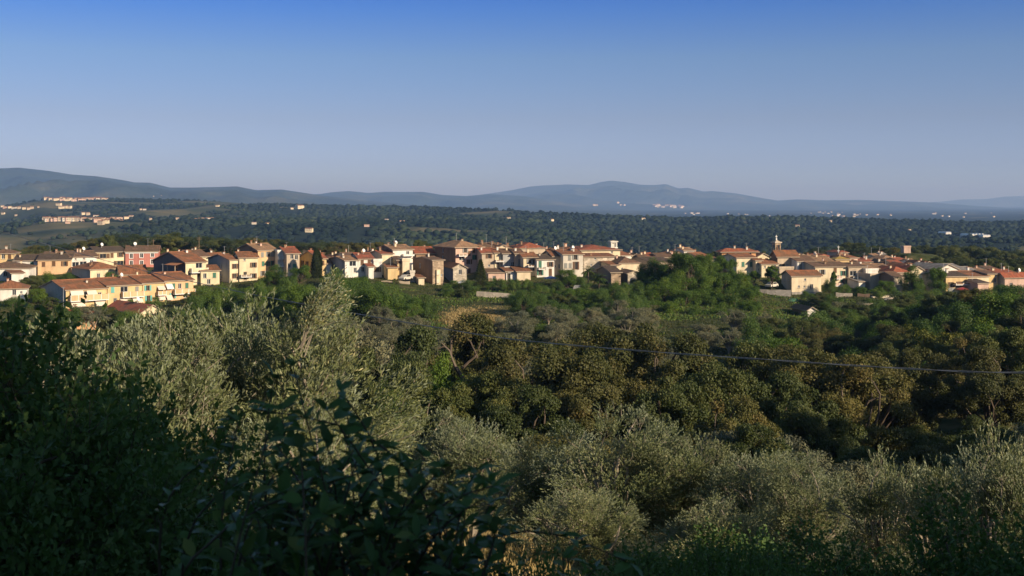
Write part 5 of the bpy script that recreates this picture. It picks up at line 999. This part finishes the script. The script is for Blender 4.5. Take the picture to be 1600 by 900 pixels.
# --- belt of big oaks below the cable
OB = [('holm', 640, 520, 105, 110, 'dull green oak with a short bare pale branch'), ('holm', 590, 545, 100, 80, 'dull oak behind the shoulder of the big olive tree'), ('olive_far', 540, 520, 130, 80, 'oak in the gap just east of the big olive tree'), ('oak', 730, 500, 112, 130, 'open crowned oak with pale twisting limbs'), ('acacia', 690, 560, 95, 90, 'low oak in front of the open crowned oak'),
      ('holm', 660, 590, 86, 80, 'small crowned oak above the middle olive pair'), ('oak', 868, 540, 88, 120, 'brown domed oak nearest the middle olives'), ('oak', 800, 545, 100, 90, 'dark oak between open crowned oak and brown domed oak'), ('holm', 830, 610, 80, 100, 'low dark oak at the foot of the brown domed oak'), ('oak', 930, 505, 120, 90, 'brown oak rising behind the brown domed oak'),
      ('oak', 990, 512, 104, 130, 'broad brown oak in the centre of the oak belt'), ('oak', 1050, 530, 98, 120, 'brown oak east of the broad central one'), ('oak', 950, 590, 84, 100, 'lower brown oak in front of the broad central one'), ('holm', 1040, 590, 82, 120, 'lower brown oak above the large middle olive'), ('holm', 1110, 575, 88, 110, 'olive brown oak with a rounded top near the middle of the belt'),
      ('oak', 1140, 625, 76, 110, 'low leaning oak behind the eastern olives'), ('holm', 1180, 545, 110, 80, 'small brown oak behind the rounded oak'), ('oak', 1235, 540, 108, 90, 'yellow brown oak crossed by the cable'), ('oak', 1290, 552, 102, 100, 'golden brown oak crossed by the cable, further east'), ('oak', 1340, 565, 98, 90, 'last golden brown oak before the dark hollow'),
      ('holm', 1215, 590, 90, 90, 'dark shaggy oak under the yellow brown oak'), ('holm', 1270, 610, 84, 80, 'dim oak at the west lip of the hollow'), ('holm', 770, 590, 88, 90, 'dark evergreen thicket under the open crowned oak'), ('holm', 1190, 660, 68, 80, 'dark oak low behind the eastern olives'), ('bush', 610, 620, 80, 70, 'dark bush under the dull green oak')]
for a in OB: T(*a)
# limbs of the open crowned oak
X, Y = (742 - 800) / F * 109, 107.5; gz = H1(X, Y); rg = np.random.default_rng(4)
def R3(px, py, y): return ray(px, py, y)
limbs = [([R3(744, 640, 105), R3(733, 612, 105), R3(722, 590, 105), R3(712, 574, 105)], .30, .2), ([R3(712, 574, 105), R3(706, 560, 105), R3(702, 548, 105), R3(694, 541, 105), R3(684, 545, 105)], .17, .05),
         ([R3(722, 576, 105), R3(732, 566, 105), R3(742, 558, 105), R3(748, 544, 105), R3(752, 534, 105)], .14, .05), ([R3(762, 560, 105), R3(768, 552, 105), R3(780, 548, 105)], .1, .05), ([R3(596, 554, 103), R3(601, 565, 103), R3(603, 576, 103)], .1, .13), ([R3(702, 548, 105), R3(690, 536, 105)], .12, .05)]
o = link(bpy.data.objects.new('dead_tree', limb_mesh('dead_tree', limbs[:4] + limbs[5:], 'bark'))); tag(o, 'bare twisting pale limbs standing in front of the open crowned oak', 'bare tree')
# --- dark hollow
zone(('holm', 'oak', 'holm', 'olive_far'), 34, (1150, 1680), (58, 100), (4.0, 6.5), (5, 8), {'holm': 'dark evergreen oak in the shaded hollow below the cable', 'oak': 'dull oak in the shaded hollow below the cable', 'olive_far': 'dim grey olive in the shaded hollow below the cable'},
     {'holm': 'evergreen oaks of the hollow', 'oak': 'oaks of the hollow', 'olive_far': 'olives of the hollow'}, 21, gap=.6)
zone(('holm', 'oak'), 16, (480, 1200), (60, 84), (3.5, 5.5), (5, 8), {'holm': 'low evergreen oak deep between the oak belt and the olives', 'oak': 'low oak deep between the oak belt and the olives'}, {'holm': 'low evergreen oaks between belt and olives', 'oak': 'low oaks between belt and olives'}, 22, gap=.6)
zone(('oak', 'holm'), 22, (480, 1200), (118, 150), (4.5, 7), (6, 9), {'holm': 'evergreen oak behind the oak belt', 'oak': 'brown oak behind the oak belt'}, {'holm': 'evergreen oaks behind the belt', 'oak': 'oaks behind the belt'}, 23, gap=.62)
zone(('holm', 'bush', 'olive_far'), 40, (-60, 520), (100, 235), (3.0, 5.0), (6, 9), {'holm': 'evergreen oak on the slope under the terraced row', 'bush': 'bush on the slope under the terraced row', 'olive_far': 'olive on the slope under the terraced row'}, {'holm': 'oaks under the terraced row', 'bush': 'bushes under the terraced row', 'olive_far': 'olives under the terraced row'}, 24, gap=.7)
# trees that stand beside the view and throw the hollow into shade
for i, (x, y, h_) in enumerate([(58, 72, 15), (66, 60, 15), (50, 58, 14), (76, 74, 15), (44, 48, 12)]): plant('oak', x, y, h_, 12, 'tall oak standing beyond the east edge of the view', 'oaks beyond the east edge')

# --- near olive trees: shoots with paired narrow leaves
def make_olive(seed, n_clump, n_shoot, rad, zlo, leaf, lpn=20, mat='l_olive', upright=.55, shoot=.10, tint_lo=0, wd=.24, cl=(.075, .16)):
    rg = np.random.default_rng(seed); C = []
    while len(C) < n_clump:
        v = unit(1, rg)[0] * rg.uniform(.35, 1); p = np.array([v[0] * rad, v[1] * rad, (zlo + 1) / 2 + v[2] * (1 - zlo) / 2 * .88])
        C.append(p)
    C = np.array(C); cr = rg.uniform(*cl, n_clump) * rad * 1.7; ix = rg.integers(n_clump, size=n_shoot); u = unit(n_shoot, rg)
    S = C[ix] + u * (cr[ix] * (.35 + .65 * rg.random(n_shoot)))[:, None]; out = norm(S - np.array([0, 0, .35])); D = norm(out * .7 + u * .4 + np.array([0, 0, upright]) + rg.normal(size=(n_shoot, 3)) * .35)
    Ls = shoot * rg.uniform(.5, 1.4, n_shoot); t = np.linspace(.05, 1, lpn)
    P = S[:, None] + D[:, None] * (t[None, :, None] * Ls[:, None, None]) + np.array([0, 0, -1.0]) * (t[None, :, None] ** 2 * Ls[:, None, None] * rg.uniform(0, .5, (n_shoot, 1, 1)))
    P = P.reshape(-1, 3); n = len(P); ax = np.repeat(D, lpn, 0); LD = norm(ax * .95 + unit(n, rg) * .6); sz_ = leaf * rg.uniform(.65, 1.25, n)
    tint = np.clip(rg.random(n) * .45 + np.repeat(rg.random(n_shoot), lpn) * .3 + np.repeat(rg.random(n_clump)[ix], lpn) * .35, 0, 1)
    cm = leaf_mesh('olive_crown', P, LD, unit(n, rg) * .7 + np.repeat(out, lpn, 0), sz_, sz_ * wd, mat, 'diamond', tint)
    limbs = [(curve_pts((0, 0, -.1), (.02, 0, zlo + .15), 5, rg, .08), .045, .035)]
    for j in range(min(34, n_clump)): limbs.append((curve_pts((.01, 0, zlo + .12 * rg.random()), tuple(C[j]), 6, rg, .1), .016, .003))
    for j in range(0, n_shoot, max(1, n_shoot // 500)): limbs.append(([tuple(S[j] - D[j] * Ls[j] * .5), tuple(S[j] + D[j] * Ls[j] * .8)], .0016, .0007))
    return ('olive', limb_mesh('olive_trunk', limbs, 'pale_bark'), cm, rad)
KIND['olive'] = [make_olive(200 + i, 75, 5600, .50, .10, .018, lpn=12, upright=.28, shoot=.06, wd=.28) for i in range(3)]
KIND['olive_big'] = [make_olive(210, 130, 9500, .54, .06, .019, lpn=11, upright=.40, shoot=.06, wd=.27, cl=(.06, .13))]
KIND['silverbush'] = [make_olive(220 + i, 40, 2700, .60, .02, .024, lpn=12, upright=.45, shoot=.10, wd=.32) for i in range(2)]
for k_, c_, n_ in (('olive', 'olive tree', 'olive_tree'), ('olive_big', 'olive tree', 'olive_tree'), ('silverbush', 'olive tree', 'olive_tree')): CAT[k_] = c_; NAME[k_] = n_
T('olive_big', 385, 452, 20.5, 380, 'large sunlit olive tree with long wild shoots in front of the cream houses', hmax=7)
T('olive', 250, 505, 19, 240, 'olive tree crown low beside the dark bush, in front of the lit gable house'); T('silverbush', 160, 492, 18, 170, 'silvery olive shoots in front of the terraced row'); T('olive', 490, 610, 26, 180, 'lower olive on the east flank of the large sunlit one')
T('olive', 660, 640, 42, 150, 'western olive of the middle pair'); T('olive', 740, 655, 40, 190, 'eastern rounded olive of the middle pair'); T('olive', 850, 680, 33, 150, 'small olive between the middle pair and the tallest one')
T('olive', 960, 638, 30, 260, 'tallest and greenest olive right of the middle pair', hmax=7); T('olive', 1060, 670, 30, 220, 'rounded olive joined to the tallest one'); T('olive', 1190, 700, 28, 220, 'olive with yellow green shoots east of the rounded one'); T('olive', 1262, 715, 26, 170, 'dense olive beside the silvery shrubs')
T('silverbush', 1375, 705, 22, 170, 'silvery shrub west of the tall silvery shoots'); T('silverbush', 1455, 720, 20, 150, 'low silvery shrub in the middle of the eastern ones'); T('silverbush', 1545, 668, 18, 170, 'tall silvery shoots catching the sun near the east edge'); T('silverbush', 1610, 705, 17, 130, 'silvery shrub cut by the east edge')
T('olive', 900, 760, 24, 200, 'dim olive low behind the broad leaved shrub'); T('olive', 470, 640, 17, 200, 'shaded lower olive behind the broad leaved shrub'); T('olive', 1120, 800, 20, 220, 'dim olive crown low in the middle')
# the olive leader shoot rising over the bushes
rg = np.random.default_rng(77); base = Vector(ray(468, 560, 19.5)); m = MB(); P = []; D = []
for tip in ((536, 432), (520, 425), (548, 470), (506, 462), (500, 478), (540, 455), (528, 448), (512, 440), (560, 500), (488, 470)):
    tp = Vector(ray(tip[0], tip[1], 19.5 + rg.uniform(-.3, .3))); pts = curve_pts(tuple(base + Vector((rg.uniform(-.1, .1), 0, rg.uniform(0, .3)))), tuple(tp), 8, rg, .04); m.tube(pts, [.010 - .001 * i for i in range(9)], 5)
    for i in range(2, 8):
        for k in range(14):
            a, b = pts[i], pts[i + 1]; p = a.lerp(b, rg.random()); d = (b - a).normalized(); s2 = Vector(unit(1, rg)[0]); 
            q2 = p + (d * .6 + s2 * .5) * .16 * rg.random(); P.append(tuple(q2)); D.append(tuple(d + s2 * .7))
root = empty('olive_tree', tuple(base)); root.location = base; tag(root, 'long sunlit leader shoots rising at the east shoulder of the large olive', 'olive tree')
tw = m.build('branch', 'pale_bark', root); tw.matrix_parent_inverse = Matrix.Translation(-base)
P = np.repeat(np.array(P), 3, 0); P = P + rg.normal(size=P.shape) * .035; D = np.repeat(np.array(D), 3, 0) + rg.normal(size=P.shape) * .3
cw = link(bpy.data.objects.new('crown', leaf_mesh('leader_crown', P, D, unit(len(P)), .065, .016, 'l_olive')), root); cw.matrix_parent_inverse = Matrix.Translation(-base)

# --- dark bush at the west edge, broad leaved shrub, thorny shrubs at the foot of the view
def make_shrub(name, seed, n_clump, n_leaf, rad, leaf, wd, mat, zlo=0, twig=900):
    rg = np.random.default_rng(seed); C = []; 
    while len(C) < n_clump: v = unit(1, rg)[0] * rg.uniform(.25, 1); C.append([v[0] * rad, v[1] * rad, (zlo + 1) / 2 + v[2] * (1 - zlo) / 2 * .9])
    C = np.array(C); cr = rg.uniform(.10, .20, n_clump) * rad * 1.4; nt_ = n_leaf // 12; ix = rg.integers(n_clump, size=nt_); u = unit(nt_, rg); S = C[ix] + u * (cr[ix] * rg.random(nt_) ** .5)[:, None]
    D = norm(u * .7 + norm(S - [0, 0, .3]) * .5 + [0, 0, .12] + rg.normal(size=(nt_, 3)) * .4); Ls = leaf * 5 * rg.uniform(.6, 1.3, nt_); t = np.linspace(0, 1, 12)
    P = (S[:, None] + D[:, None] * t[None, :, None] * Ls[:, None, None]).reshape(-1, 3); n = len(P); sz_ = leaf * rg.uniform(.6, 1.3, n); tint = np.clip(rg.random(n) * .5 + np.repeat(rg.random(nt_), 12) * .5, 0, 1)
    cm = leaf_mesh(name + '_foliage', P, np.repeat(D, 12, 0) * .6 + unit(n, rg) * .9, unit(n, rg) * .8 + [0, 0, .6], sz_, sz_ * wd, mat, 'clump', tint)
    limbs = []
    for j in range(min(40, n_clump)): limbs.append((curve_pts((rg.normal() * .04, rg.normal() * .04, -.06), tuple(C[j]), 7, rg, .1), .012, .003))
    for j in range(0, nt_, max(1, nt_ // twig)): limbs.append(([tuple(S[j] - D[j] * Ls[j] * .4), tuple(S[j] + D[j] * Ls[j])], .0013, .0006))
    return (name, limb_mesh(name + '_stems', limbs, 'twig'), cm, rad)
def shrub(kk, px, py, Y, wpx, name, label, cat, hmax=6, group=None):
    nm, tm, cm, rad = KIND[kk]; X, _, zt = ray(px, py, Y); gz = H1(X, Y); h = min(hmax, zt - gz + .1); wpx = max(wpx, h * 1.05 * F / Y); root = empty(name, (X, Y, gz - .1), random.uniform(0, 6)); tag(root, label, cat, group)
    for nn, me in (('stems', tm), ('foliage', cm)): o = link(bpy.data.objects.new(nn, me), root); o.scale = (wpx / F * Y / 2 / rad, wpx / F * Y / 2 / rad, h)
KIND['dark'] = make_shrub('bush', 301, 60, 42000, .6, .022, .55, 'l_dark'); KIND['dark2'] = make_shrub('bush', 302, 50, 34000, .6, .024, .55, 'l_dark'); KIND['thorn'] = make_shrub('bush', 303, 54, 40000, .7, .022, .5, 'l_dark', twig=1500)
shrub('dark', -120, 492, 9.0, 460, 'evergreen_bush', 'large dark shaded bush with small leaves filling the west edge', 'bush')
shrub('dark', -190, 476, 10.5, 420, 'evergreen_bush', 'tall dark bush at the very west edge in front of the white houses', 'bush'); shrub('dark2', 20, 520, 8.6, 300, 'evergreen_bush', 'dark leafy shoulder of shade in front of the terraced row', 'bush'); shrub('dark2', -20, 640, 6.5, 560, 'evergreen_bush', 'dark shaded bush low in the western corner', 'bush'); shrub('dark2', 300, 745, 6.2, 420, 'evergreen_bush', 'low dark bush with dry bits behind the broad leaved shrub', 'bush')
shrub('dark', 130, 590, 8.0, 330, 'evergreen_bush', 'dark bush standing between the west edge bush and the olive', 'bush')
shrub('thorn', 900, 842, 7.0, 360, 'thorny_shrub', 'shaded thorny shrub under the dim middle olive', 'shrub'); shrub('thorn', 1090, 826, 8.0, 360, 'thorny_shrub', 'shaded thorny shrub with arching twigs below the rounded olive', 'shrub'); shrub('thorn', 1250, 842, 7.0, 420, 'thorny_shrub', 'dark twiggy shrub below the dense olive', 'shrub')
shrub('thorn', 1420, 832, 7.5, 420, 'thorny_shrub', 'dark twiggy shrub below the silvery shrubs', 'shrub'); shrub('dark2', 1590, 800, 7.0, 360, 'thorny_shrub', 'dark shrub in the eastern corner', 'shrub'); shrub('dark2', 1215, 838, 9.5, 420, 'evergreen_bush', 'dark green bush filling the gap under the yellow green olive', 'bush'); shrub('dark2', 1120, 850, 10.5, 400, 'evergreen_bush', 'dark green bush at the foot of the rounded olive', 'bush'); shrub('thorn', 1000, 875, 5.0, 500, 'thorny_shrub', 'lowest dark shrub at the bottom middle', 'shrub'); shrub('thorn', 1330, 885, 5.2, 560, 'thorny_shrub', 'lowest dark shrub at the bottom east of the middle', 'shrub')
# broad leaved shrub close by
rg = np.random.default_rng(9); P = []; D = []; NN = []; m = MB(); root_p = Vector((-.55, 3.4, H1(-.55, 3.4)))
tips = [(458, 572), (428, 592), (400, 640), (372, 660), (345, 705), (440, 640), (478, 655), (510, 640), (532, 612), (508, 690), (470, 700), (430, 690), (560, 690), (600, 700), (625, 720), (660, 712), (690, 730), (715, 745), (745, 735), (770, 760), (560, 740), (520, 750), (480, 760), (440, 770), (400, 740), (640, 770), (600, 780), (680, 790), (720, 800), (760, 820), (790, 850), (560, 800), (500, 820), (450, 830), (410, 810), (620, 830), (660, 850), (700, 870), (740, 890), (360, 800), (380, 870), (440, 890), (520, 880), (580, 880), (640, 900), (820, 880), (880, 872), (930, 890), (985, 880)]
tips += [(t[0] + rg.normal() * 24, t[1] + 26 + abs(rg.normal()) * 30) for t in tips[5:46]] + [(rg.uniform(370, 770), rg.uniform(700, 960)) for _ in range(80)]
for i, (tx, ty) in enumerate(tips):
    y = rg.uniform(2.9, 3.9); tp = Vector(ray(tx, ty, y)); st = root_p + Vector((rg.normal() * .12, rg.normal() * .1, .05)); pts = curve_pts(tuple(st), tuple(tp), 12, rg, .10); m.tube(pts, [.009 - .0006 * k for k in range(13)], 5)
    for k in range(6, 13):
        for q_ in range(4):
            p = pts[min(k, 12)].lerp(pts[min(k + 1, 12)], q_ / 4); d = (pts[min(k + 1, 12)] - pts[min(k, 11)]).normalized() if k < 12 else (pts[12] - pts[11]).normalized(); s2 = Vector(unit(1, rg)[0]); s2.z *= .4
            P.append(tuple(p)); D.append(tuple(d * .35 + s2 * .9 + Vector((0, 0, .12)))); NN.append((rg.normal() * .45, rg.normal() * .45, 1))
root = empty('broad_leaved_shrub', tuple(root_p)); tag(root, 'close dark shrub with broad glossy leaves in front of the olives', 'shrub')
for o in (m.build('stems', 'twig', root), link(bpy.data.objects.new('foliage', leaf_mesh('broad_foliage', np.array(P), np.array(D), np.array(NN), .064 * rg.uniform(.45, 1.3, len(P)), .035 * rg.uniform(.6, 1.3, len(P)), 'l_broad', 'broad')), root)): o.matrix_parent_inverse = Matrix.Translation(-root_p)
print('broad leaves', len(P))
# shade: dense trees on the rise just behind and beside the camera
for x, y, h_, w_ in ((9.2, -6.6, 10, 7.5), (14.2, -5.2, 9, 7), (5, -9.5, 10.5, 7.5), (13.5, -12, 12, 8.5), (18, -3.6, 6.5, 6), (9.5, -14, 12, 8.5)): plant('holm', x, y, h_, w_, 'evergreen oak on the rise behind the viewer', 'oaks behind the viewer')
# --- grass and undergrowth
def scatter(name, label, n, pr, Yr, mat, L, W, dens=None, power=1.0, upv=1.4, kind='stuff', spread=.2, per=5):
    rg = np.random.default_rng(len(label) * 7 + n); Y = Yr[0] + (Yr[1] - Yr[0]) * rg.random(n) ** power; X = (rg.uniform(*pr, n) - 800) / F * Y
    if dens is not None: k_ = dens(X, Y, rg); X, Y = X[k_], Y[k_]
    Z = base_h(X, Y); n2 = len(X); X = np.repeat(X, per) + rg.normal(size=n2 * per) * spread; Y = np.repeat(Y, per) + rg.normal(size=n2 * per) * spread; Z = np.repeat(Z, per) - .03; P = np.stack([X, Y, Z], 1); n3 = len(P)
    D = norm(rg.normal(size=(n3, 3)) * .5 + [0, 0, upv]); sz_ = L * rg.uniform(.5, 1.3, n3); o = link(bpy.data.objects.new(name, leaf_mesh(name, P, D, unit(n3, rg), sz_, W, mat, 'clump'))); tag(o, kind=kind); return o
scatter('dry_grass', 'a', 16000, (-200, 1800), (5, 60), 'l_grass', .30, .035, power=1.3, per=4, dens=lambda X, Y, r: (X / Y * F + 800 > 300) & (X / Y * F + 800 < 880))
scatter('dry_grass', 'ab', 14000, (675, 800), (214, 272), 'l_grass', .4, .12, dens=lambda X, Y, r: (np.exp(-((((X / Y * F + 800) - 744) / 40) ** 2 + ((Y - 240) / 13) ** 2) ** 1.5) > r.random(len(X)) * .8), per=3)
scatter('undergrowth', 'abc', 52000, (-100, 1700), (60, 300), 'l_green_grass', .32, .14, power=.8, spread=.5, dens=lambda X, Y, r: (fbm(X, Y, 14, 3, 33) > -.25) & ~((np.abs(X / Y * F + 800 - 745) < 50) & (np.abs(Y - 240) < 18)))
scatter('undergrowth', 'abcd', 9000, (500, 1700), (205, 285), 'l_bush', .42, .22, spread=.9, dens=lambda X, Y, r: (fbm(X, Y, 12, 3, 35) > .0) & ((np.abs(X / Y * F + 800 - 742) > 55) | (np.abs(Y - 240) > 18)), per=8)
# --- far woods: one mass of small crowns over the hill band
def far_woods(name, n, pr, Yr, seed, rad, dens, mat='l_far', power=1.0, sub=2):
    rg = np.random.default_rng(seed); Y = Yr[0] * (Yr[1] / Yr[0]) ** (rg.random(n) ** power); px = rg.uniform(*pr, n); X = (px - 800) / F * Y; k_ = dens(X, Y, rg)
    if FARPOS:
        FP = np.array(FARPOS)
        for fx, fy in FP[FP[:, 1] < 5000]: k_ &= ~((np.abs(X - fx) < 11) & (Y > fy - 220) & (Y < fy + 8))
    X, Y = X[k_], Y[k_]; Z = base_h(X, Y); n = len(X)
    bm = bmesh.new(); bmesh.ops.create_icosphere(bm, subdivisions=sub, radius=1); bv = np.array([v.co[:] for v in bm.verts]); bf = np.array([[v.index for v in f.verts] for f in bm.faces]); bm.free(); bv[:, 2] = np.maximum(bv[:, 2], -.5)
    r_ = rad * (.4 + rg.random(n) ** 2 * 1.1); hh_ = r_ * rg.uniform(.45, .9, n); co = bv[None] * np.stack([r_, r_, hh_], 1)[:, None] * (1 + rg.uniform(-.32, .32, (n, len(bv), 1))) + np.stack([X, Y, Z + hh_ * .55], 1)[:, None]
    f = (bf[None] + (np.arange(n) * len(bv))[:, None, None]).reshape(-1); nf = n * len(bf); tint = np.clip(np.repeat(rg.random(n), len(bf)) * .85 + rg.random(nf) * .15, 0, 1)
    o = link(bpy.data.objects.new(name, np_mesh(name, co.reshape(-1, 3), f, np.full(nf, 3), [mat], tint))); tag(o, kind='stuff'); print(name, n)
def dn(X, Y, r): return (fbm(X, Y, 260, 4, 14) < np.interp(X / Y * F + 800, [200, 800, 1200], [.07, .12, .28]) + .07 * r.normal(size=len(X))) & (fbm(X, Y, 45, 3, 51) > -.42 + .15 * r.normal(size=len(X)))
far_woods('far_woods', 60000, (-60, 1660), (1300, 3700), 1, 4.4, dn, power=.85, sub=1)
far_woods('far_woods', 14000, (-60, 1660), (520, 1300), 2, 2.9, lambda X, Y, r: np.ones(len(X), bool))
# --- power cable with its two poles
cab = [(-40.0, 72, .4)]
for px, py, Y in ((-60, 341, 70), (0, 361, 65.7), (110, 392, 59.5), (230, 424, 53), (380, 457, 46), (540, 487, 40), (660, 508, 36.4), (800, 530, 33), (1000, 548, 29.3), (1200, 562, 26.6), (1400, 575, 24.6), (1600, 582, 22.9)): cab.append(ray(px, py, Y))
cab.append((12.6, 21.2, -2.95))
dens_ = []
for i in range(len(cab) - 1):
    p0, p1, p2, p3 = (Vector(cab[max(0, i - 1)]), Vector(cab[i]), Vector(cab[i + 1]), Vector(cab[min(len(cab) - 1, i + 2)]))
    for k in range(8): t = k / 8; dens_.append(.5 * ((2 * p1) + (p2 - p0) * t + (2 * p0 - 5 * p1 + 4 * p2 - p3) * t * t + (3 * p1 - p0 - 3 * p2 + p3) * t ** 3))
dens_.append(Vector(cab[-1])); m = MB()
for ph in (0, math.pi):   # two twisted strands
    m.tube([p + Vector((0, math.cos(i * .9 + ph), math.sin(i * .9 + ph))) * .012 for i, p in enumerate(dens_)], [.0085] * len(dens_), 6)
tag(m.build('power_cable', 'cable'), 'thick twisted power cable sagging across the whole valley in front of the village', 'cable')
for x, y, zt in ((-40, 72, .7), (12.6, 21.2, -2.6)):
    gz = H1(x, y); root = empty('utility_pole', (x, y, gz)); tag(root, 'wooden pole beyond the edge of the view carrying the power cable', 'utility pole', 'poles of the power cable'); m = MB(); m.tube([(0, 0, -.5), (0, 0, zt - gz)], [.14, .10], 10); m.build('pole', 'wood', root)
# ---------------------------------------------------------------- haze over the whole valley
m = bpy.data.materials.new('haze'); m.use_nodes = True; n = m.node_tree; n.nodes.clear(); out = n.nodes.new('ShaderNodeOutputMaterial'); v = n.nodes.new('ShaderNodeVolumePrincipled')
v.inputs['Color'].default_value = (.30, .52, 1.0, 1); v.inputs['Absorption Color'].default_value = (.42, .27, 1, 1); v.inputs['Density'].default_value = 8e-5; v.inputs['Anisotropy'].default_value = 0; n.links.new(v.outputs[0], out.inputs['Volume']); MATS['haze'] = m
hb = MB(); hb.box(-32000, 32000, -2500, 46000, -140, 560); tag(hb.build('haze', 'haze'), kind='stuff')
print('objects', len(bpy.data.objects), 'trees', NT)
